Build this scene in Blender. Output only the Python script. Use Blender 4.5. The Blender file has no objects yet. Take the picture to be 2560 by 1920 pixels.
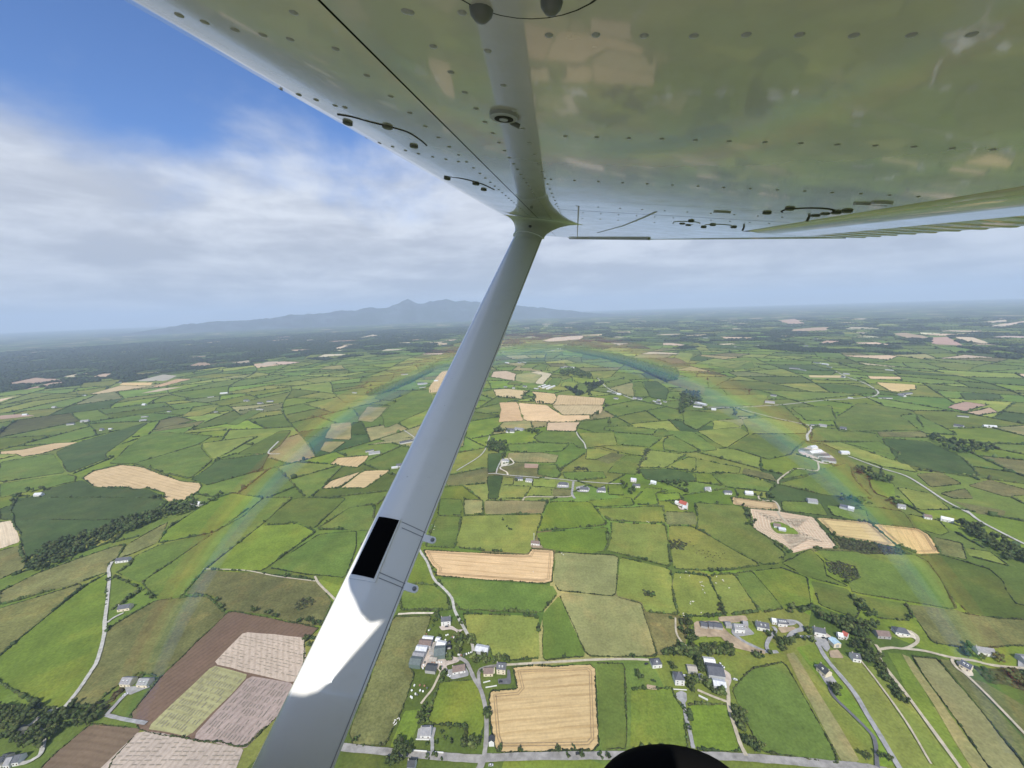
import bpy, bmesh, math, random
import numpy as np
from mathutils import Vector, Matrix
random.seed(7); RNG = np.random.default_rng(7)
SC = bpy.context.scene; COL = SC.collection

# ------------------------------------------------------------------ camera
H = 400.0                                   # flying height in metres
FPX, CXP, CYP = 831.0, 1106.0, 829.5        # focal length and centre for a 2212 x 1659 picture
_p, _r = math.radians(10.9), math.radians(1.94)
CF = np.array([0, math.cos(_p), -math.sin(_p)])
_u0 = np.array([0, math.sin(_p), math.cos(_p)]); _r0 = np.array([1.0, 0, 0])
CR = math.cos(_r) * _r0 - math.sin(_r) * _u0
CU = math.sin(_r) * _r0 + math.cos(_r) * _u0
CAM = np.array([0, 0, H])
cd = bpy.data.cameras.new('camera'); cam = bpy.data.objects.new('camera', cd); COL.objects.link(cam)
cd.sensor_width = 36; cd.lens = 36 * FPX / 2212; cd.clip_start = 0.02; cd.clip_end = 120000
m = Matrix.Identity(4)
for i in range(3):
    m[i][0] = CR[i]; m[i][1] = CU[i]; m[i][2] = -CF[i]; m[i][3] = CAM[i]
cam.matrix_world = m; SC.camera = cam

# ------------------------------------------------------------------ sun, sky, exposure
SUN_AZ, SUN_EL = math.radians(3.75 + 180), math.radians(46.75)
SUND = np.array([math.sin(SUN_AZ) * math.cos(SUN_EL), math.cos(SUN_AZ) * math.cos(SUN_EL), math.sin(SUN_EL)])
sl = bpy.data.lights.new('sun', 'SUN'); sl.energy = 4.2; sl.angle = math.radians(0.53); sl.color = (1.0, 0.955, 0.88)
so = bpy.data.objects.new('sun', sl); COL.objects.link(so)
so.rotation_euler = Vector(-SUND).to_track_quat('-Z', 'Y').to_euler(); so.location = (0, 0, 900)
SC.view_settings.view_transform = 'Standard'; SC.view_settings.look = 'None'
SC.view_settings.exposure = 0.30; SC.view_settings.gamma = 1.0
SC.cycles.volume_bounces = 1; SC.cycles.max_bounces = 7; SC.cycles.use_denoising = True
try: SC.cycles.volume_step_rate = 10.0
except Exception: pass

class NT:
    def __init__(s, tree): s.t = tree; s.n = tree.nodes; s.l = tree.links
    def node(s, typ, **kw):
        n = s.n.new(typ)
        for k, v in kw.items():
            if k.startswith('i_'): n.inputs[k[2:].replace('_', ' ')].default_value = v
            else: setattr(n, k, v)
        return n
    def set(s, sock, v):
        if hasattr(v, 'is_linked'): s.l.new(v, sock)
        else: sock.default_value = v
    def math(s, op, a, b=0.0, c=None, clamp=False):
        n = s.n.new('ShaderNodeMath'); n.operation = op; n.use_clamp = clamp
        s.set(n.inputs[0], a); s.set(n.inputs[1], b)
        if c is not None: s.set(n.inputs[2], c)
        return n.outputs[0]
    def maprange(s, v, a, b, c=0.0, d=1.0, smooth=False):
        n = s.n.new('ShaderNodeMapRange'); n.interpolation_type = 'SMOOTHSTEP' if smooth else 'LINEAR'
        s.set(n.inputs[0], v)
        for i, q in enumerate((a, b, c, d)): s.set(n.inputs[i + 1], q)
        return n.outputs[0]
    def mix(s, f, a, b, blend='MIX'):
        n = s.n.new('ShaderNodeMix'); n.data_type = 'RGBA'; n.blend_type = blend
        s.set(n.inputs[0], f); s.set(n.inputs[6], a); s.set(n.inputs[7], b); return n.outputs[2]
    def noise(s, vec, scale, detail=4.0, rough=0.55, dim='3D', dist=0.0):
        n = s.n.new('ShaderNodeTexNoise'); n.noise_dimensions = dim
        n.inputs['Scale'].default_value = scale; n.inputs['Detail'].default_value = detail
        n.inputs['Roughness'].default_value = rough; n.inputs['Distortion'].default_value = dist
        if vec is not None: s.l.new(vec, n.inputs['Vector'])
        return n.outputs['Fac']
    def mapping(s, vec, scale=(1, 1, 1), loc=(0, 0, 0), rot=(0, 0, 0)):
        n = s.n.new('ShaderNodeMapping'); s.l.new(vec, n.inputs[0])
        n.inputs['Location'].default_value = loc; n.inputs['Rotation'].default_value = rot; n.inputs['Scale'].default_value = scale
        return n.outputs[0]

world = bpy.data.worlds.new('World'); SC.world = world; world.use_nodes = True
w = NT(world.node_tree); w.n.clear()
sky = w.node('ShaderNodeTexSky', sky_type='NISHITA', sun_disc=False, sun_elevation=SUN_EL, sun_rotation=SUN_AZ,
             altitude=400.0, air_density=1.0, dust_density=1.2, ozone_density=1.6)
tc = w.node('ShaderNodeTexCoord'); sep = w.node('ShaderNodeSeparateXYZ'); w.l.new(tc.outputs['Generated'], sep.inputs[0])
z = w.math('MAXIMUM', sep.outputs[2], 0.0)
inv = w.math('DIVIDE', 1.0, w.math('ADD', z, 0.10))
cmb = w.node('ShaderNodeCombineXYZ')
w.l.new(w.math('MULTIPLY', sep.outputs[0], inv), cmb.inputs[0]); w.l.new(w.math('MULTIPLY', sep.outputs[1], inv), cmb.inputs[1])
deck = cmb.outputs[0]
n1 = w.noise(w.mapping(deck, (1, 1, 1), (3.1, 7.4, 0)), 0.7, 5.0, 0.5, dist=0.2)
n2 = w.noise(w.mapping(deck, (1, 1, 1), (9.3, 1.2, 4)), 0.9, 5.0, 0.52, dist=0.3)
n3 = w.noise(w.mapping(tc.outputs['Generated'], (1.5, 1.5, 2.6), (9.2, 6.6, 0.2)), 2.0, 6.0, 0.55, dist=0.2)
n4 = w.noise(w.mapping(tc.outputs['Generated'], (1.0, 1.0, 3.4), (4.2, 2.1, 1.3)), 5.0, 6.0, 0.58, dist=0.3)
f = w.math('ADD', w.math('MULTIPLY', w.math('SUBTRACT', 0.425, w.math('MINIMUM', z, 0.50)), 4.4), w.math('ADD', w.math('MULTIPLY', w.math('SUBTRACT', n3, 0.5), 2.4), w.math('SUBTRACT', n1, 0.5)))
f = w.math('ADD', f, w.maprange(z, 0.52, 0.80, 0.0, 0.75, smooth=True))  # extra cloud overhead, out of view, added to brighten the shaded strut
cover = w.maprange(f, -0.15, 0.95, 0.0, 0.96, smooth=True)
bright = w.math('ADD', w.math('MULTIPLY', n2, 0.35), w.math('ADD', w.math('MULTIPLY', n3, 0.25), w.math('MULTIPLY', n4, 0.5)))
ccol0 = w.mix(w.maprange(bright, 0.46, 0.64, smooth=True), (4.3, 4.6, 5.3, 1), (6.4, 6.75, 7.4, 1))
ccol = w.mix(w.maprange(z, 0.03, 0.24, 0.62, 0.0, smooth=True), ccol0, w.mix(w.maprange(bright, 0.46, 0.64), (3.2, 3.6, 4.4, 1), (4.8, 5.2, 6.0, 1)))
skyc = w.mix(1.0, sky.outputs[0], (0.60, 0.90, 1.36, 1), 'MULTIPLY')
fin = w.mix(cover, skyc, ccol)
bg = w.node('ShaderNodeBackground'); w.l.new(fin, bg.inputs[0]); bg.inputs[1].default_value = 0.10
wo = w.node('ShaderNodeOutputWorld'); w.l.new(bg.outputs[0], wo.inputs[0])

# ------------------------------------------------------------------ picture <-> ground
def ray(x, y): return CF + CR * ((x - CXP) / FPX) + CU * ((CYP - y) / FPX)
def gnd(x, y):
    d = ray(x, y); t = -H / d[2]; return CAM[:2] + d[:2] * t
def at(x, y, depth): return CAM + ray(x, y) * depth
def proj(P):
    P = np.asarray(P, float); q = P - CAM; zc = q @ CF
    return CXP + FPX * (q @ CR) / zc, CYP - FPX * (q @ CU) / zc
TILES = {'A': (0, 1245, 900 / 2212), 'B': (800, 1245, 900 / 2212), 'C': (1660, 1245, 900 / 2212), 'D': (0, 600, 900 / 2212),
         'E': (800, 600, 900 / 2212), 'F': (1660, 600, 900 / 2212), 'G': (1000, 1520, 320 / 2212), 'H': (960, 1760, 340 / 2212),
         'I': (1580, 1600, 320 / 2212), 'J': (1700, 1500, 420 / 2212), 'K': (2000, 1540, 560 / 2212), 'L': (1220, 1060, 500 / 2212),
         'M': (1680, 1220, 720 / 2212), 'N': (0, 1640, 440 / 2212), 'P': (1200, 900, 500 / 2212), 'Q': (0, 900, 700 / 2212)}
KS = 2212 / 2560
def px(t, x, y):
    ox, oy, k = TILES[t]; return (ox + x * k) * KS, (oy + y * k) * KS
def pts(t, s):
    out = []
    for w_ in s.split():
        a, b = w_.split(','); out.append(px(t, float(a), float(b)))
    return out
def gpts(t, s): return np.array([gnd(*q) for q in pts(t, s)])

# ------------------------------------------------------------------ object helpers
def link(name, data, parent=None):
    o = bpy.data.objects.new(name, data); COL.objects.link(o)
    if parent is not None: o.parent = parent
    return o
def tag(o, label=None, cat=None, group=None, kind=None):
    if label: o['label'] = label
    if cat: o['category'] = cat
    if group: o['group'] = group
    if kind: o['kind'] = kind
    return o
def empty(name, loc=(0, 0, 0), rz=0.0):
    o = link(name, None); o.location = loc; o.rotation_euler = (0, 0, rz); o.empty_display_size = 1; return o
def mesh(name, V, F, mats, smooth=False, cols=None, midx=None):
    me = bpy.data.meshes.new(name); me.from_pydata([tuple(v) for v in V], [], [tuple(f) for f in F])
    for mm in (mats if isinstance(mats, (list, tuple)) else [mats]): me.materials.append(mm)
    if midx is not None: me.polygons.foreach_set('material_index', np.asarray(midx, np.int32))
    if smooth: me.polygons.foreach_set('use_smooth', np.ones(len(me.polygons), bool))
    if cols is not None:
        at_ = me.color_attributes.new('Col', 'FLOAT_COLOR', 'POINT')
        at_.data.foreach_set('color', np.asarray(cols, np.float32).ravel())
    me.update(); return me
def mesh_np(name, V, T, mat, cols=None, smooth=False):
    """triangle mesh from numpy arrays"""
    V = np.asarray(V, np.float32); T = np.asarray(T, np.int32)
    me = bpy.data.meshes.new(name); me.vertices.add(len(V)); me.vertices.foreach_set('co', V.ravel())
    me.loops.add(len(T) * 3); me.loops.foreach_set('vertex_index', T.ravel())
    me.polygons.add(len(T)); me.polygons.foreach_set('loop_start', np.arange(0, len(T) * 3, 3, dtype=np.int32))
    me.materials.append(mat)
    if smooth: me.polygons.foreach_set('use_smooth', np.ones(len(T), bool))
    if cols is not None:
        at_ = me.color_attributes.new('Col', 'FLOAT_COLOR', 'POINT')
        c4 = np.ones((len(V), 4), np.float32); c4[:, :3] = cols; at_.data.foreach_set('color', c4.ravel())
    me.update(); me.validate(); return me
def box(V, F, c, s, ax=None):
    b = len(V); ax = np.eye(3) if ax is None else ax; c = np.asarray(c, float)
    for dz in (-1, 1):
        for dx, dy in ((-1, -1), (1, -1), (1, 1), (-1, 1)):
            V.append(c + ax[0] * dx * s[0] / 2 + ax[1] * dy * s[1] / 2 + ax[2] * dz * s[2] / 2)
    F += [(b, b + 3, b + 2, b + 1), (b + 4, b + 5, b + 6, b + 7)] + [(b + i, b + (i + 1) % 4, b + 4 + (i + 1) % 4, b + 4 + i) for i in range(4)]

# ------------------------------------------------------------------ materials
def mat(name):
    mm = bpy.data.materials.new(name); mm.use_nodes = True; t = NT(mm.node_tree)
    b = t.n['Principled BSDF']; return mm, t, b
def plain(name, col, rough=0.7, spec=0.3, metal=0.0, var=0.0, vscale=0.5):
    mm, t, b = mat(name); b.inputs['Roughness'].default_value = rough; b.inputs['Specular IOR Level'].default_value = spec
    b.inputs['Metallic'].default_value = metal
    if var:
        tcn = t.node('ShaderNodeTexCoord'); n = t.noise(tcn.outputs['Object'], vscale, 4)
        t.l.new(t.mix(1.0, (*col, 1), t.mix(n, (1 - var,) * 3 + (1,), (1 + var,) * 3 + (1,)), 'MULTIPLY'), b.inputs['Base Color'])
    else: b.inputs['Base Color'].default_value = (*col, 1)
    return mm
def worldpos(t):
    g = t.node('ShaderNodeNewGeometry'); return g.outputs['Position']
def field_mat(name, kind):
    mm, t, b = mat(name); b.inputs['Roughness'].default_value = 0.95; b.inputs['Specular IOR Level'].default_value = 0.12
    att = t.node('ShaderNodeAttribute', attribute_name='Col'); P = worldpos(t)
    uvn = t.node('ShaderNodeUVMap'); uvn.uv_map = 'uv'; uv = uvn.outputs[0]
    big = t.noise(P, 0.006, 4, 0.55); mid = t.noise(P, 0.035, 5, 0.62); fine = t.noise(P, 0.35, 3, 0.65)
    col = att.outputs['Color']
    k = {'grass': (0.66, 1.34), 'straw': (0.86, 1.14), 'soil': (0.8, 1.2), 'rough': (0.5, 1.5)}[kind]
    def mul(c, f, lo, hi, a=0.3, bb=0.7):
        return t.mix(1.0, c, t.mix(t.maprange(f, a, bb), (lo,) * 3 + (1,), (hi,) * 3 + (1,)), 'MULTIPLY')
    col = mul(col, big, k[0] * .5 + .5, k[1] * .5 + .5); col = mul(col, mid, k[0] * .55 + .45, k[1] * .55 + .45)
    col = mul(col, fine, k[0] * .6 + .4, k[1] * .6 + .4)
    sx = t.node('ShaderNodeSeparateXYZ'); t.l.new(uv, sx.inputs[0])
    wob = t.math('MULTIPLY', t.math('SUBTRACT', t.noise(P, 0.02, 3), 0.5), 6.0 if kind != 'rough' else 20.0)
    v = t.math('ADD', sx.outputs[1], wob)
    def stripes(per, sharp):
        s_ = t.math('SINE', t.math('MULTIPLY', v, 2 * math.pi / per))
        return t.maprange(s_, sharp, 1.0, smooth=True)
    if kind == 'grass':
        # drier, yellower patches and faint mowing streaks
        dry = t.maprange(t.noise(P, 0.012, 5, 0.6, dist=0.6), 0.46, 0.72, 0, 0.75, smooth=True)
        col = t.mix(dry, col, t.mix(1.0, col, (1.45, 1.12, 1.15, 1), 'MULTIPLY'))
        st = t.math('MULTIPLY', stripes(9.0, -0.4), t.maprange(t.noise(P, 0.008, 3), 0.4, 0.65))
        col = t.mix(t.math('MULTIPLY', st, 0.30), col, t.mix(1.0, col, (0.72, 0.78, 0.7, 1), 'MULTIPLY'))
        clump = t.maprange(t.noise(P, 0.16, 4, 0.7), 0.56, 0.74, 0, 0.5)
        col = t.mix(clump, col, t.mix(1.0, col, (0.6, 0.66, 0.55, 1), 'MULTIPLY'))
    elif kind == 'straw':
        st = t.math('MULTIPLY', stripes(10.5, 0.35), t.maprange(t.noise(t.mapping(uv, (0.01, 0.09, 1)), 1.0, 3), 0.35, 0.6))
        col = t.mix(t.math('MULTIPLY', st, 0.6), col, t.mix(1.0, col, (0.66, 0.60, 0.50, 1), 'MULTIPLY'))
        fs = t.noise(t.mapping(uv, (0.02, 0.5, 1)), 1.0, 4, 0.6)
        col = mul(col, fs, 0.82, 1.15)
        bl = t.maprange(t.noise(P, 0.018, 4, 0.6, dist=0.5), 0.55, 0.78, 0, 0.35)
        col = t.mix(bl, col, t.mix(1.0, col, (0.8, 0.72, 0.6, 1), 'MULTIPLY'))
    elif kind == 'soil':
        st = stripes(6.0, -0.2)
        col = t.mix(t.math('MULTIPLY', st, 0.35), col, t.mix(1.0, col, (0.66, 0.62, 0.6, 1), 'MULTIPLY'))
    else:
        pt = t.maprange(t.noise(P, 0.03, 6, 0.7, dist=0.8), 0.5, 0.68)
        col = t.mix(t.math('MULTIPLY', pt, 0.55), col, t.mix(1.0, col, (1.5, 1.18, 1.1, 1), 'MULTIPLY'))
    t.l.new(col, b.inputs['Base Color'])
    bmp = t.node('ShaderNodeBump'); bmp.inputs['Strength'].default_value = 0.8; bmp.inputs['Distance'].default_value = 14.0
    t.l.new(t.noise(P, 0.0045, 3, 0.5), bmp.inputs['Height'])
    bm2 = t.node('ShaderNodeBump'); bm2.inputs['Strength'].default_value = 0.5; bm2.inputs['Distance'].default_value = 0.5
    t.l.new(fine, bm2.inputs['Height']); t.l.new(bmp.outputs[0], bm2.inputs['Normal'])
    t.l.new(bm2.outputs[0], b.inputs['Normal']); return mm
M = {k: field_mat(k, k) for k in ('grass', 'straw', 'soil', 'rough')}
def leaf_mat(name, tint=(1, 1, 1)):
    mm, t, b = mat(name); b.inputs['Roughness'].default_value = 0.8; b.inputs['Specular IOR Level'].default_value = 0.2
    att = t.node('ShaderNodeAttribute', attribute_name='Col'); P = worldpos(t)
    oi = t.node('ShaderNodeObjectInfo')
    c = t.mix(1.0, att.outputs['Color'], (*tint, 1), 'MULTIPLY')
    c = t.mix(1.0, c, t.mix(t.noise(P, 0.8, 3), (0.6, 0.6, 0.6, 1), (1.4, 1.4, 1.4, 1)), 'MULTIPLY')
    c = t.mix(1.0, c, t.mix(oi.outputs['Random'], (0.65, 0.72, 0.65, 1), (1.5, 1.35, 1.15, 1)), 'MULTIPLY')
    t.l.new(c, b.inputs['Base Color']); return mm
M['leaf'] = leaf_mat('leaf'); M['bark'] = plain('bark', (0.09, 0.07, 0.05), 0.9)
def surf(name, col, var=0.25, sc=0.2):
    mm, t, b = mat(name); b.inputs['Roughness'].default_value = 0.9; b.inputs['Specular IOR Level'].default_value = 0.2
    P = worldpos(t); n = t.noise(P, sc, 5, 0.65)
    t.l.new(t.mix(1.0, (*col, 1), t.mix(t.maprange(n, 0.3, 0.7), (1 - var,) * 3 + (1,), (1 + var,) * 3 + (1,)), 'MULTIPLY'), b.inputs['Base Color']); return mm
M['asphalt'] = surf('asphalt', (0.27, 0.255, 0.232), .35, .12); M['dark_asphalt'] = surf('dark_asphalt', (0.12, 0.12, 0.125))
M['track'] = surf('track', (0.42, 0.37, 0.27)); M['lane'] = surf('lane', (0.41, 0.395, 0.345), .3); M['concrete'] = surf('concrete', (0.46, 0.39, 0.33), 0.3)
M['bare'] = surf('bare', (0.34, 0.26, 0.17), 0.35, 0.1); M['gravel'] = surf('gravel', (0.29, 0.285, 0.275), .3); M['cream_gravel'] = surf('cream_gravel', (0.55, 0.49, 0.38))

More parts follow.
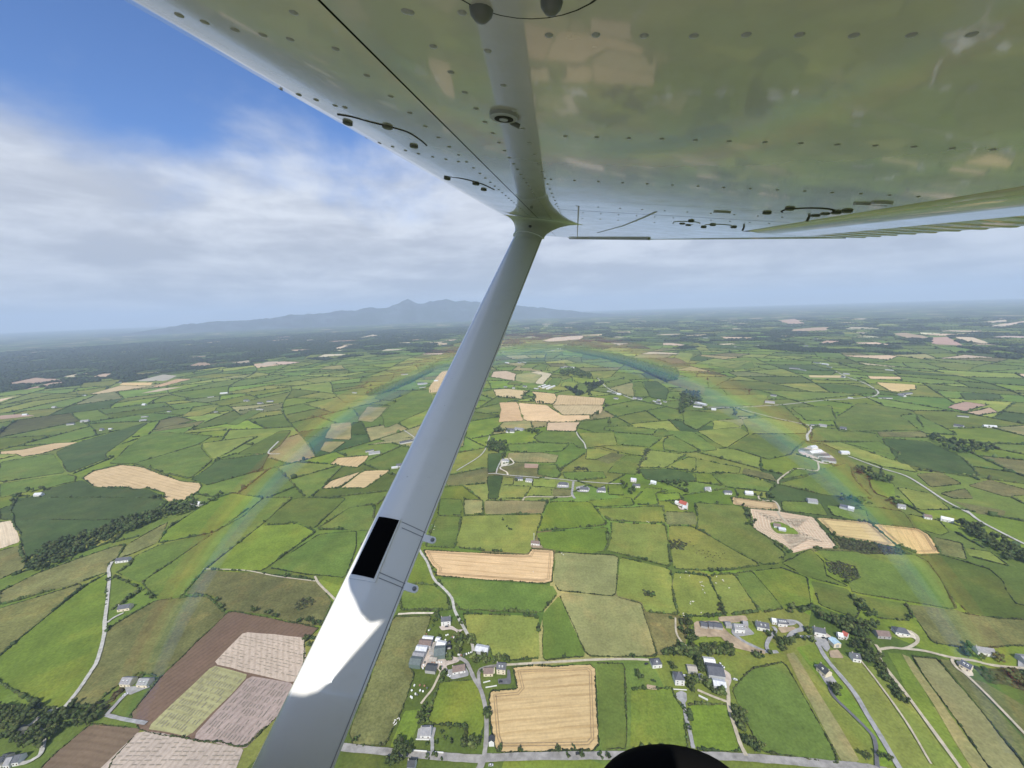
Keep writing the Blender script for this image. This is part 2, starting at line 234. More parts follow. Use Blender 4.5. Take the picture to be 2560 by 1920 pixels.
# ------------------------------------------------------------------ fields traced from the ground plan: tile, kind, hedge size, outline
FIELDS = '''
B s 1 1185,1040 1690,1025 1715,1555 1090,1565 1060,1480 1040,1190 1215,1175
B s 1 635,320 900,335 1280,350 1300,315 1437,325 1425,530 710,480 720,440 680,410
B p 1 1440,335 1835,355 1815,605 1465,570 1440,520
B p 1 1465,585 1810,605 1975,650 2020,800 2075,975 1640,975
B m 2 720,495 1430,540 1460,590 1360,705 860,690 790,590
B m 1 1365,720 1470,600 1640,975 1370,1000
B l 2 880,710 1345,730 1350,985 1180,1000 1060,975 1040,920 960,905 905,830
B m 2 490,560 600,525 700,540 780,600 800,690 500,690
B o 1 450,730 685,725 640,860 550,1040 580,1090 510,1290 400,1520 205,1525 180,1440
B b 0 430,1530 520,1310 620,1300 600,1400 550,1535
B b 2 650,1390 740,1130 960,1120 1000,1230 1015,1320 990,1480 890,1530 900,1405
B m 1 1700,1015 1870,1020 1885,1540 1725,1545
B b 2 1910,1175 2160,1170 2190,1240 2225,1290 2265,1545 1905,1545
C b 2 150,1270 380,1270 430,1420 465,1560 190,1545
B m 2 720,110 870,115 830,310 645,300
B l 2 875,110 1110,105 1370,100 1290,345 835,305
B p 2 885,10 1000,15 1005,100 885,100
B p 2 1010,15 1400,20 1370,95 1210,100 1015,100
B b 2 1410,25 1660,25 1770,165 1335,205 1340,190
B b 2 1330,215 1765,180 1770,290 1745,325 1640,345 1360,305
B l 2 1690,65 2105,50 2125,155 1780,140
B l 2 1790,150 2125,165 2160,425 1850,345 1765,325 1790,250
B l 2 1845,365 2155,440 2165,560 2205,720 2005,700 1975,640 1820,600
B o 2 2010,705 2195,750 2200,950 2080,965 2040,830
B m 1 740,5 870,10 865,105 725,105
B m 2 200,600 490,560 490,690 450,730 180,1440 60,1520 -100,1400
C l 2 65,460 270,480 350,640 380,720 90,735 50,560
C l 2 290,475 430,465 590,700 400,720 345,640
C m 1 435,465 540,450 735,680 600,705
C b 1 550,450 720,430 880,490 905,660 735,685
C m 1 720,400 900,315 980,390 1000,480 1125,540 1110,545 890,490
C m 1 930,320 1540,350 1620,390 1700,500 1800,690 1160,580 1130,520 1200,490 1170,420 1000,385
C m 1 900,510 1130,560 1200,700 1180,740 960,660
C m 2 1150,590 1480,650 1520,700 1500,755 1320,740 1200,660
C o 1 1500,655 1800,690 1860,715 2212,750 2300,760 2300,910 1830,920 1650,890
C m 1 1560,355 1700,350 2000,440 2080,510 2160,650 2300,680 2300,755 1870,710 1800,640 1700,500
C t 2 520,65 690,80 720,85 920,120 1070,310 900,310 790,340 545,185
C g 2 935,120 1265,150 1440,305 1050,240
C g 2 1285,160 1560,190 1630,230 1700,340 1560,345 1450,300
C x 0 1050,245 1440,305 1540,350 1230,345 1090,310
C s 2 415,-5 690,30 705,70 600,75 425,40
C l 2 30,170 170,175 600,415 300,450 60,435
C l 2 190,30 410,45 490,60 520,160 750,345 700,405 605,410 200,180 210,130
C o 1 10,85 190,90 205,165 15,165
C m 1 540,1050 740,1010 1090,1640 600,1560 480,1330 420,1180
C p 0 750,960 800,950 1200,1610 1160,1640 1090,1620 830,1130
C b 0 810,920 930,900 1010,1010 1430,1640 1320,1659 1300,1500 1050,1230 930,1080
C l 0 1040,990 1140,990 1220,1010 1650,1650 1440,1650 1100,1130
C l 0 1240,1030 1330,1050 1530,1330 1800,1650 1660,1650
C b 0 1370,950 1460,960 1890,1680 1810,1680 1530,1270
C p 0 1460,960 1510,980 2010,1680 1900,1680
C p 1 1520,975 1680,990 2212,1640 2240,1700 2010,1680
C o 0 1690,990 1780,1000 1850,1080 2300,1590 2300,1730
C o 0 1880,1110 1980,1140 2300,1330 2300,1570
C x 0 1900,1040 2300,1065 2300,1220 2100,1150 1990,1140
C m 1 720,20 960,30 1010,110 730,80
C m 1 1000,45 1240,75 1260,150 1040,110
C m 1 1180,45 1470,85 1540,190 1260,145 1240,80
C b 1 1500,100 1690,140 1750,210 1700,230 1560,190
C o 1 1650,240 1830,280 1860,380 1700,345
C o 0 1780,20 2100,80 2090,110 1930,100
C l 1 1850,310 2000,330 2120,420 1880,360
C b 0 840,920 930,900 980,990 900,1010
A n 1 1400,705 1450,700 1960,800 1900,860 1870,890 1870,1000 1740,1310 1500,1540 860,1430 800,1335 980,1110
A w 0 1500,825 1870,860 1880,1000 1800,1140 1310,1020
A y 0 1310,1030 1530,1090 1160,1470 900,1420
A w 0 1535,1095 1800,1140 1740,1310 1500,1550 1180,1475
A n 1 330,1580 560,1390 870,1420 700,1600 640,1720 200,1720
A w 0 860,1430 1500,1540 1430,1720 560,1720
A o 2 670,800 960,630 1270,600 1390,715 980,1100 860,1075 700,1170 560,1290 400,1280 560,1070 650,850
A b 2 0,970 510,550 670,460 655,600 640,830 590,1000 500,1170 400,1290 280,1300 0,1140 -100,1080
A o 1 -80,700 0,680 490,530 510,545 0,960 -80,1000
A o 2 0,580 240,460 700,300 770,290 720,370 670,400 660,455 480,525 0,660
A d 2 65,80 110,0 960,0 1030,30 770,190 250,330 150,380 130,270
A t 1 -60,160 70,140 125,270 -60,335
A o 1 -60,345 140,285 160,430 0,500 -60,520
A b 2 970,280 1030,190 1310,10 1430,-30 1620,0 1500,110 1310,215
A m 2 870,520 1310,220 1620,0 1800,0 1590,180 1490,260 1260,440 1120,600 960,620
A b 2 1270,440 1490,260 1600,170 1830,160 1940,210 1640,430 1600,450
A m 1 1650,430 1960,225 2190,205 2190,300 2120,490 1880,470
A m 2 1600,160 1820,0 2130,0 1930,190 1830,150
A m 2 1940,195 2150,60 2300,40 2300,200
A o 2 1140,590 1260,445 1620,465 1950,510 2040,640 1980,780 1900,790 1650,720 1420,690 1390,690 1310,600
A m 2 690,480 850,550 850,580 670,700 665,500
A m 2 720,460 860,525 1310,215 980,290 830,360 800,410 740,450
A o 1 780,290 1030,150 1010,200 960,280 800,350 730,370
Q s 2 650,935 740,880 960,830 1130,850 1260,900 1430,960 1580,975 1590,1000 1560,1050 1440,1115 1330,1118 1290,1080 1300,1050 1150,1010 1060,1030 1020,1010 850,1012 740,1000
Q s 1 0,725 180,710 420,660 620,650 500,690 320,745 180,765 130,745 0,745
Q s 1 712,270 950,203 1195,210 780,268
Q s 0 940,200 970,180 1210,178 1190,200
Q s 1 1200,212 1400,150 1520,150 1250,217
Q t 0 1110,265 1280,225 1450,212 1250,250
Q t 0 2020,45 2110,15 2200,12 2140,45
Q k 0 40,190 280,140 440,150 500,165 260,195
Q k 0 170,240 400,180 590,165 420,200
Q k 0 700,145 800,110 930,105 830,140
Q t 0 480,135 600,112 700,105 580,135
Q k 0 0,470 0,440 160,428 280,440
Q t 0 0,310 140,285 100,295 0,330
Q w 0 1060,170 1290,115 1400,125 1310,165
Q d 1 440,730 620,650 1180,490 830,745 840,780 540,895
Q m 1 0,810 420,740 520,890 0,970
Q m 1 0,980 530,905 600,920 590,960 380,1010 0,1090
Q d 1 80,1150 390,1015 650,950 740,1010 1000,1015 1170,1020 1300,1110 1320,1130 1100,1264 0,1264 0,1180
Q m 2 1060,820 1600,660 1590,700 1680,790 1500,940 1290,890 1180,850
Q l 2 1600,660 2050,600 1700,785 1620,710
Q d 2 1510,945 1710,795 2130,740 2060,870 1640,990 1590,970
Q m 1 1870,745 2212,560 2300,560 2212,680 2120,740
Q l 1 1450,580 1480,560 1830,525 1760,555
Q m 1 860,820 1130,600 1270,570 1450,580 1680,600 1580,660 1060,820
Q o 1 1200,570 1300,530 1620,480 1560,520 1270,560
Q l 1 1440,450 1490,410 1720,365 1700,400 1600,440
Q m 1 1800,510 1980,400 2090,395 1870,515
E p 1 30,1220 70,1130 190,1120 190,1230
E p 1 0,1290 30,1240 160,1240 60,1310
E l 1 90,950 330,955 345,975 150,1000
E p 1 230,1110 290,1025 430,1030 320,1120
E s 2 60,1380 110,1340 300,1325 280,1360 230,1400
E s 2 10,1530 70,1480 250,1425 120,1525
E s 2 125,1527 270,1420 435,1415 280,1525
E p 1 290,1260 540,1215 590,1225 420,1250
E m 1 380,1060 560,930 680,920 690,1030 400,1160
E s 0 720,840 750,810 800,800 770,930 670,940 670,910
E p 2 690,1240 900,1180 880,1270 790,1290
P t 2 118,190 145,130 290,122 400,155 385,232 225,205
P p 1 405,160 560,138 690,170 600,260 390,235
P t 2 605,265 690,175 560,135 640,125 800,155 700,272
P s 2 145,330 300,320 540,345 455,430 220,410 175,395
P s 2 570,350 830,375 850,420 810,492 620,480 600,440 620,400
P s 1 865,385 1385,425 1360,500 800,498 830,470
P s 1 795,503 1360,503 1340,590 1240,605 915,612
P s 1 213,472 412,468 480,672 330,680 205,690 235,550
P s 2 425,475 740,500 905,615 1215,612 1220,655 1000,690 490,675
P k 2 745,695 1110,690 1065,790 735,785
P p 2 1430,315 1690,250 1710,410 1640,405
P m 2 1700,250 1790,240 1880,410 1720,410
P d 2 1800,240 1960,240 2080,320 2060,440 1890,420
P m 2 1320,210 1540,175 1600,200 1370,250
P m 2 1380,260 1610,210 1690,240 1430,305
P l 2 890,290 930,240 1085,250 1080,290 1040,325
P m 2 1050,330 1100,255 1200,275 1215,340 1150,370
P m 2 745,270 810,200 910,200 860,290
P m 2 300,270 340,235 470,265 440,285
P l 2 740,120 770,75 910,80 830,130
P m 2 570,100 680,40 750,60 720,120
P m 2 440,85 520,40 650,45 580,90
L m 2 505,150 600,85 985,90 1060,210 1080,270 1000,265 940,215 560,205
L l 1 1010,110 1080,95 1385,100 1430,235 1090,265 1085,220
L m 2 1285,70 1290,35 1500,25 1870,65 1820,125 1400,85
L m 2 1400,95 1820,130 1930,155 1830,230 1790,260 1440,230
L m 2 1830,120 1870,60 1950,60 2050,125 1930,150
L p 1 205,400 230,320 590,318 780,350 750,430 300,425
L k 0 405,440 558,445 550,492 403,486
L d 1 0,330 155,325 100,530 0,540
L d 1 0,575 165,575 110,830 0,830
L m 2 215,230 560,215 900,225 820,300 590,315 240,305
L l 1 1250,255 1440,240 1740,265 1730,360 1530,330
L l 1 1090,280 1240,275 1380,320 1200,395 1080,390
L o 0 1200,400 1360,320 1520,340 1340,445 1230,410
L l 2 1790,290 2100,330 2190,345 1960,490 1680,480 1700,400
L m 1 1320,540 1400,440 1530,345 1700,370 1650,560
L m 2 830,540 1110,530 1270,530 1310,600 980,630 850,600
L m 2 550,560 560,460 750,450 810,550 770,605
L l 1 170,590 280,600 280,670 150,680
L l 1 500,610 750,625 750,705 490,690
L l 2 120,820 150,690 480,695 390,830
L l 2 420,800 480,705 700,715 700,800
L o 1 715,720 930,725 910,800 715,800
L b 1 1330,670 1480,680 1500,790 1330,780
L b 1 1110,850 1580,815 1620,900 1160,920
L b 2 1610,850 1750,700 2000,740 1850,770 1890,890 1640,895
L b 2 1880,780 2110,765 2160,850 1890,855
L l 2 1960,490 2212,370 2300,380 2300,520 1990,500
L d 2 1670,500 2000,500 2300,560 2300,640 1900,640 1740,610
F l 1 300,1110 420,1120 470,1150 300,1165
F l 1 200,1175 460,1155 525,1190 380,1280
F l 1 480,1100 740,1090 880,1160 880,1190 520,1190
F m 2 115,1045 400,1070 480,1100 300,1110 200,1170 120,1130
F m 2 390,1280 540,1195 730,1195 870,1230 800,1290 780,1320 640,1350 450,1290
F s 2 1300,875 1545,890 1550,920 1440,935 1390,930
F s 1 1250,838 1450,842 1460,855 1270,855
F s 0 890,833 1090,833 1090,848 895,845
F k 2 1740,1030 1850,995 1990,1015 1850,1055
F k 2 1850,1062 2000,1030 2050,1060 1930,1080
F l 0 1430,800 1850,825 1840,835
F m 2 430,1030 740,1015 840,1120 860,1130 600,1090
F m 2 780,1030 1030,1020 1060,1110 870,1110
F m 2 1040,1100 1200,1000 1530,1050 1600,1170 1080,1180
F m 2 1450,1080 1560,1070 1810,1200 1600,1190
F o 1 1310,1180 1600,1180 1620,1215 1330,1210
F m 2 920,1150 1300,1190 1330,1240 900,1240
F l 1 970,1250 1080,1245 1440,1330 1560,1430 1330,1390 1130,1320
F m 2 1090,1245 1320,1240 1450,1310 1420,1360
F d 2 1340,1220 1620,1240 1820,1330 1940,1450 1700,1430 1440,1370
F d 2 1820,940 2060,950 2080,980 1850,985
F m 2 960,1430 720,1470 800,1410 940,1420 1130,1370 1180,1480 1290,1590 1000,1570 700,1500
F b 2 170,1440 290,1435 360,1510 210,1490
F l 2 20,1390 140,1335 470,1400 460,1435 170,1430
F m 2 310,1440 480,1440 690,1510 640,1550 380,1520
F o 1 490,1405 660,1440 700,1490 480,1435
F m 2 0,1230 50,1200 230,1300 130,1310 0,1290
F m 1 220,960 640,950 610,1020 250,1025
F m 1 0,1170 180,1180 330,1290 240,1300
F o 1 1550,1440 1700,1430 1830,1500 1640,1520
F o 1 1870,1510 2000,1475 2300,1560 2100,1580
F o 1 1700,1560 1850,1530 1900,1590 1780,1590
F l 1 1430,1520 1640,1560 1760,1659 1560,1659
F b 1 1260,1470 1410,1500 1420,1600 1300,1560
F l 1 100,690 180,700 150,760 60,720
F m 1 280,800 540,740 560,790 390,800
F l 1 260,770 480,740 540,745 430,790
F k 0 960,635 1000,618 1090,622 1030,638
F k 0 1410,575 1480,570 1600,590 1620,610 1500,605
F k 0 1640,600 1740,595 1840,650 1650,640
F t 0 1770,595 1900,598 2005,638 1900,635
F t 0 1955,505 2100,490 2110,500 2000,512
F t 0 2045,520 2212,498 2280,500 2100,528
F k 0 690,495 800,485 865,515 780,518
F k 0 780,550 900,540 1010,535 1000,555 800,565
F o 0 20,880 90,850 250,900 240,950 180,930
E x 0 1500,650 1720,692 1850,710 1960,745 2100,785 2195,800 2200,862 2120,872 1990,812 1880,772 1740,728 1520,682
P x 0 1500,1 1620,10 1900,120 2180,150 2190,190 2060,250 1960,200 1800,120
E x 0 270,945 420,890 560,850 700,775 700,800 560,880 430,932 300,962
E t 0 1365,620 1440,600 1620,590 1600,610 1420,625
E t 0 250,600 330,580 360,590 270,600
E t 0 70,670 150,650 190,650 130,672
'''
KCOL = dict(b=(.130, .182, .025), m=(.106, .151, .029), d=(.056, .088, .025), l=(.166, .198, .041), p=(.225, .216, .088), o=(.128, .132, .046),
            s=(.54, .395, .21), g=(.54, .385, .175), t=(.53, .43, .29), n=(.165, .112, .074), k=(.40, .285, .20), w=(.37, .32, .25), y=(.29, .265, .125), x=(.050, .055, .024))
KMAT = dict(b='grass', m='grass', d='grass', l='grass', p='grass', o='rough', s='straw', g='straw', t='straw', n='soil', k='soil', w='soil', y='soil', x='rough')
KNAME = dict(b='bright green pasture', m='mid green pasture', d='dark green field', l='light green pasture', p='pale mown field', o='rough olive field',
             s='stubble field', g='golden stubble field', t='pale stubble field', n='brown ploughed field', k='pinkish bare field', w='pale tilled plot', y='yellow crop plot', x='dark scrub patch')

def soften(P, r=0.1):
    out = []; n = len(P)
    for i in range(n):
        a, b, c = P[i - 1], P[i], P[(i + 1) % n]
        out += [b + (a - b) * r, b + (c - b) * r]
    return np.array(out)
def wobble(P, step, amp, rs):
    out = []; n = len(P)
    for i in range(n):
        a, b = P[i], P[(i + 1) % n]; d = b - a; L = np.hypot(*d); k = max(1, int(L / step)); nn = np.array([-d[1], d[0]]) / max(L, 1e-6)
        for j in range(k):
            out.append(a + d * j / k + (nn * rs.normal(0, amp) if j else 0))
    return np.array(out)
def inside(Q, P):
    """points Q (n,2) inside polygon P"""
    x, y = Q[:, 0], Q[:, 1]; r = np.zeros(len(Q), bool); j = len(P) - 1
    for i in range(len(P)):
        xi, yi = P[i]; xj, yj = P[j]
        c = (yi > y) != (yj > y)
        if c.any(): r ^= c & (x < (xj - xi) * (y - yi) / ((yj - yi) or 1e-9) + xi)
        j = i
    return r
def area2(P): x, y = P[:, 0], P[:, 1]; return 0.5 * (np.dot(x, np.roll(y, -1)) - np.dot(y, np.roll(x, -1)))
def longdir(P):
    d = np.roll(P, -1, 0) - P; L = np.hypot(d[:, 0], d[:, 1]); i = int(L.argmax()); return d[i] / L[i]
def sheet(name, P, zz, m_, col, parent=None, jit=0.08):
    if area2(P) < 0: P = P[::-1]
    me = bpy.data.meshes.new(name); me.from_pydata([(x, y, zz) for x, y in P], [], [tuple(range(len(P)))]); me.materials.append(m_)
    rs = np.random.default_rng(int(abs(P[0, 0] * 7 + P[0, 1] * 13)) % 100000)
    c = np.array(col) * (1 + rs.normal(0, jit)) * (1 + rs.normal(0, jit * .4, 3)); c = np.clip(c, .01, .7)
    ca = me.color_attributes.new('Col', 'FLOAT_COLOR', 'POINT'); ca.data.foreach_set('color', np.tile([*c, 1], len(P)).astype(np.float32))
    u = longdir(P); v = np.array([-u[1], u[0]]); uvl = me.uv_layers.new(name='uv')
    q = P - P[0]; UV = np.stack([q @ u, q @ v], 1); li = np.empty(len(me.loops), np.int32); me.loops.foreach_get('vertex_index', li)
    uvl.data.foreach_set('uv', UV[li].astype(np.float32).ravel()); me.update()
    return link(name, me, parent)

# ------------------------------------------------------------------ the ground itself, out to the horizon
gm, gt, gb = mat('far_ground'); gb.inputs['Roughness'].default_value = 0.95; gb.inputs['Specular IOR Level'].default_value = 0.1
gP = worldpos(gt)
vor = gt.node('ShaderNodeTexVoronoi'); vor.inputs['Scale'].default_value = 0.0042; gt.l.new(gt.mapping(gP, (1, 0.8, 0), (0, 0, 0), (0, 0, 0.4)), vor.inputs['Vector'])
vs = gt.node('ShaderNodeSeparateColor'); gt.l.new(vor.outputs['Color'], vs.inputs[0])
gc = gt.mix(vs.outputs[0], (.045, .085, .026, 1), (.11, .15, .045, 1))
gc = gt.mix(gt.maprange(vs.outputs[1], 0.86, 0.9), gc, (.34, .27, .16, 1))
gc = gt.mix(gt.maprange(gt.noise(gP, 0.0011, 6, 0.65), 0.47, 0.55, smooth=True), gc, (.026, .042, .020, 1))
ve = gt.node('ShaderNodeTexVoronoi'); ve.feature = 'DISTANCE_TO_EDGE'; ve.inputs['Scale'].default_value = 0.0042
gt.l.new(gt.mapping(gP, (1, 0.8, 0), (0, 0, 0), (0, 0, 0.4)), ve.inputs['Vector'])
gc = gt.mix(gt.maprange(ve.outputs['Distance'], 0.0, 0.05, 1.0, 0.0), gc, (.028, .042, .018, 1))
near = gt.node('ShaderNodeVectorMath', operation='LENGTH'); gt.l.new(gP, near.inputs[0])
gc = gt.mix(gt.maprange(near.outputs['Value'], 1500, 3000), gt.mix(gt.noise(gP, 0.05, 6, 0.7), (.055, .098, .026, 1), (.115, .14, .045, 1)), gc)
gt.l.new(gc, gb.inputs['Base Color'])
R0 = 42000.0; NS = 96
gv = [(0, 0, 0)] + [(r * math.cos(2 * math.pi * i / NS), r * math.sin(2 * math.pi * i / NS), 0) for r in (1200, 6000, R0) for i in range(NS)]
gf = [(0, 1 + i, 1 + (i + 1) % NS) for i in range(NS)]
for k in range(2): gf += [(1 + k * NS + i, 1 + (k + 1) * NS + i, 1 + (k + 1) * NS + (i + 1) % NS, 1 + k * NS + (i + 1) % NS) for i in range(NS)]
ground = link('ground', mesh('ground', gv, gf, gm)); tag(ground, 'patchwork of green and straw coloured farmland stretching to the horizon', kind='structure')

# traced fields
TR = []                                       # outline, kind, hedge, picture position
rs0 = np.random.default_rng(3)
for line in FIELDS.strip().splitlines():
    t_, k_, h_, c_ = line.split(None, 3)
    pp = np.array(pts(t_, c_)); P = np.array([gnd(*q) for q in pp])
    d_ = np.hypot(*P.mean(0)); P2 = wobble(soften(P, 0.06), max(18, d_ * .03), max(0.5, d_ * .0012), rs0)
    TR.append([P2, k_, int(h_), pp.mean(0)])
TRBB = [(P.min(0), P.max(0)) for P, *_ in TR]
def in_traced(Q):
    r = np.zeros(len(Q), bool)
    for (P, *_), (lo, hi) in zip(TR, TRBB):
        c = ((Q >= lo) & (Q <= hi)).all(1) & ~r
        if c.any(): i = np.nonzero(c)[0]; r[i] = inside(Q[i], P)
    return r
for i, (P, k_, h_, c_) in enumerate(TR):
    o = sheet('field', P, 0.30 + 0.004 * i, M[KMAT[k_]], KCOL[k_], ground)
    if k_ in 'sgtnkwyx': o['label'] = KNAME[k_]

# fields between and beyond: repeated splitting of the land
def clip(P, a, n_):
    d = (P - a) @ n_; out = []
    for i in range(len(P)):
        j = (i + 1) % len(P)
        if d[i] >= 0: out.append(P[i])
        if (d[i] >= 0) != (d[j] >= 0): out.append(P[i] + (P[j] - P[i]) * (d[i] / (d[i] - d[j])))
    return np.array(out)
def split(P, out, depth=0):
    A = abs(area2(P)); c = P.mean(0); D = np.hypot(*c)
    tgt = 2.6e4 * (1 + D / 4200.) * rs1.uniform(.55, 1.7)
    if A < tgt or depth > 16 or len(P) < 3: out.append(P); return
    u = longdir(P) if rs1.random() < .4 else None
    q = P - c; cov = q.T @ q; ev, evec = np.linalg.eigh(cov); n_ = evec[:, 1]
    th = rs1.normal(0, .16); R = np.array([[math.cos(th), -math.sin(th)], [math.sin(th), math.cos(th)]]); n_ = R @ n_
    a = c + n_ * rs1.normal(0, .12) * math.sqrt(A)
    p1, p2 = clip(P, a, n_), clip(P, a, -n_)
    if len(p1) < 3 or len(p2) < 3: out.append(P); return
    split(p1, out, depth + 1); split(p2, out, depth + 1)
rs1 = np.random.default_rng(11)
A0 = math.radians(61)
start = np.array([[math.sin(a) * r, math.cos(a) * r] for r, a in [(200, -A0), (10500, -A0)] + [(10500, a) for a in np.linspace(-A0, A0, 9)[1:-1]] + [(10500, A0), (200, A0)]])
CELLS = []; split(start, CELLS)
def warp(P):
    x, y = P[:, 0] / 520., P[:, 1] / 520.
    return P + 46 * np.stack([np.sin(1.7 * y + .6 * x + .4) + .6 * np.sin(3.1 * x - 1.3 * y + 2), np.sin(1.5 * x - .8 * y + 1.1) + .6 * np.sin(2.7 * y + 1.9 * x)], 1)
CELLS = [warp(wobble(P, 45 if np.hypot(*P.mean(0)) < 5000 else 140, 0, rs1)) for P in CELLS]
cells = []
for P in CELLS:
    c = P.mean(0); x, y = proj([c[0], c[1], 0.0]); D = np.hypot(*c); u = rs1.random()
    edge = 720 + (x - 0) * (-0.034)                      # skyline height at this x
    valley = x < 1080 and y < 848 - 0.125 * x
    if valley: k_ = 'W' if u < .82 else 'd' if u < .95 else 'o' if u < .98 else 'k'  # woods thickened and darkened here to stand in for cloud shadow over the valley
    elif D > 3800: k_ = 'W' if u < .30 else 'd' if u < .52 else 'm' if u < .82 else 'l' if u < .93 else 't'
    else: k_ = 'm' if u < .48 else 'b' if u < .65 else 'l' if u < .84 else 'd' if u < .89 else 'p' if u < .94 else 'o' if u < .975 else 'W' if u < .985 else 't'
    cells.append((P, k_, D, (x, y)))
order = sorted(range(len(cells)), key=lambda i: cells[i][2])
npart = max(0, 296 - len(TR)); farV, farF, farC, farUV, farM = [], [], [], [], []
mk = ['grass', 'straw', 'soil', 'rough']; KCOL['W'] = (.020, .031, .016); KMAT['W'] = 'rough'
seen_cells = [i for i in order if -150 < cells[i][3][0] < 2360 and cells[i][3][1] < 1750 and not in_traced(cells[i][0].mean(0)[None])[0]]
single = set(seen_cells[:npart])
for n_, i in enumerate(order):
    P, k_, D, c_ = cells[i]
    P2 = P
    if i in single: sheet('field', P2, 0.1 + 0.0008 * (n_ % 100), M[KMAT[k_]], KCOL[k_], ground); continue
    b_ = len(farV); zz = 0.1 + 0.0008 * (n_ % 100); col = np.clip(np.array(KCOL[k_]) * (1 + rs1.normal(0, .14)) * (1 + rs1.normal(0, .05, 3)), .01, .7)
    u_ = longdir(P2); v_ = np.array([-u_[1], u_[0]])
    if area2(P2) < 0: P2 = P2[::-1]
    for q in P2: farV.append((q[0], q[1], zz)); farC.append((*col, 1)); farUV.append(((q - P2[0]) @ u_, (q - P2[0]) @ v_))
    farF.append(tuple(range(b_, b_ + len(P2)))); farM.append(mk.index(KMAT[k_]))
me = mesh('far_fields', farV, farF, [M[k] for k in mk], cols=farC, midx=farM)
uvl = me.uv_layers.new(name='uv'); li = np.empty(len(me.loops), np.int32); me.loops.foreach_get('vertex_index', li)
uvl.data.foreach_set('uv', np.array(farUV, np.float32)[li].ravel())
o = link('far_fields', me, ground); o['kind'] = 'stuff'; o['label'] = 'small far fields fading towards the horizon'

# ------------------------------------------------------------------ roads, lanes, yards
def catmull(P, k=6):
    P = np.asarray(P, float)
    if len(P) < 3: return P
    Q = np.vstack([2 * P[0] - P[1], P, 2 * P[-1] - P[-2]]); out = []
    for i in range(1, len(Q) - 2):
        for j in range(k):
            t = j / k; a, b, c, d = Q[i - 1], Q[i], Q[i + 1], Q[i + 2]
            out.append(.5 * ((2 * b) + (-a + c) * t + (2 * a - 5 * b + 4 * c - d) * t * t + (-a + 3 * b - 3 * c + d) * t ** 3))
    out.append(P[-1]); return np.array(out)
ROADPTS = []
def road(name, tl, s, wid, m_, zz, label):
    P = catmull(gpts(tl, s)); d = np.gradient(P, axis=0); d /= np.hypot(d[:, 0], d[:, 1])[:, None] + 1e-9; n_ = np.stack([-d[:, 1], d[:, 0]], 1)
    rr = np.random.default_rng(len(ROADPTS)); ww = wid / 2 * (1 + rr.normal(0, .06, len(P)))[:, None]
    L, Rr = P + n_ * ww, P - n_ * ww
    V = [(*a, zz) for a in L] + [(*a, zz) for a in Rr]; n = len(P)
    F = [(n + i, n + i + 1, i + 1, i) for i in range(n - 1)]
    o = link(name, mesh(name, V, F, M[m_])); tag(o, label, kind='structure'); ROADPTS.append((P, wid)); return o
RZ = 1.30
road('road', 'B', '-200,1490 170,1540 450,1568 700,1590 960,1608 1100,1600 1350,1592 1800,1588 2113,1585 2380,1590 2613,1600 2963,1628 3313,1659 3500,1690', 6.6, 'asphalt', RZ, 'grey two lane road running along the bottom of the view')
road('road', 'B', '960,1720 985,1659 1015,1600 1090,1605', 6.0, 'asphalt', RZ + .004, 'grey side road joining the bottom road at the bell mouth')
road('lane', 'B', '1008,1600 1022,1480 1020,1320 990,1190 945,1110 915,1040 890,1005 850,985', 4.2, 'asphalt', RZ + .008, 'narrow lane from the bottom road into the farmyard of long sheds')
road('lane', 'B', '985,1180 975,1110 985,1060 1050,1040 1150,1030', 3.6, 'asphalt', RZ + .012, 'short drive round the two slate roofed houses')
road('lane', 'B', '945,975 935,900 900,830 830,700 810,620 760,560 700,500 660,400 625,345 590,280', 3.8, 'lane', RZ + .016, 'pale lane climbing from the farmyard past the long stubble field')
road('track', 'B', '1150,1030 1400,1015 1660,1000 1900,995 2020,1000', 3.0, 'track', RZ + .020, 'tan farm track above the square stubble field')
road('track', 'B', '480,718 580,712 700,712', 3.0, 'cream_gravel', RZ + .024, 'short cream track beside the strut above the farmyard')
road('track', 'B', '750,1060 725,1110 690,1180 650,1230 620,1270', 2.4, 'track', RZ + .028, 'twin rut track running down from the farmyard')
road('driveway', 'B', '690,1590 690,1500 680,1480', 3.4, 'gravel', RZ + .032, 'drive of the bungalow above the bottom road')
road('driveway', 'C', '100,1215 120,1270 135,1350 160,1450 180,1545', 3.4, 'gravel', RZ + .036, 'grey tree lined drive from the turning circle')
road('track', 'C', '385,1130 395,1220 400,1300 440,1430 470,1520 505,1590', 3.4, 'track', RZ + .040, 'tan track from the tree row farm down to the bottom road')
road('track', 'C', '205,1185 300,1225 395,1260', 2.6, 'track', RZ + .044, 'short tan track below the tree row farm')
road('road', 'C', '930,865 960,930 1010,1010 1160,1190 1250,1340 1330,1470 1430,1640 1470,1700', 4.6, 'gravel', RZ + .048, 'straight grey road running down to the lower right')
road('driveway', 'C', '1005,1130 1040,1220 1150,1330 1250,1430 1295,1500 1310,1659', 3.0, 'dark_asphalt', RZ + .052, 'dark drive curving past the dark roofed house')
road('track', 'C', '1205,1000 1300,1120 1480,1370 1640,1640', 1.8, 'track', RZ + .056, 'thin straight tan path between two light strips')
road('track', 'C', '1300,905 1325,945 1335,1010 1480,1200 1700,1500 1830,1680', 3.2, 'track', RZ + .060, 'tan farm track beside the long dark hedge')
road('track', 'C', '1325,935 1400,925 1480,930 1550,895 1555,855 1510,820', 3.0, 'track', RZ + .064, 'tan drive curving up to the dark roofed bungalow')
road('track', 'C', '1480,930 1600,945 1700,970 1790,990 1900,1005 2000,1030 2120,1045 2260,1055', 3.4, 'track', RZ + .068, 'tan track leading to the bungalow at the right edge')
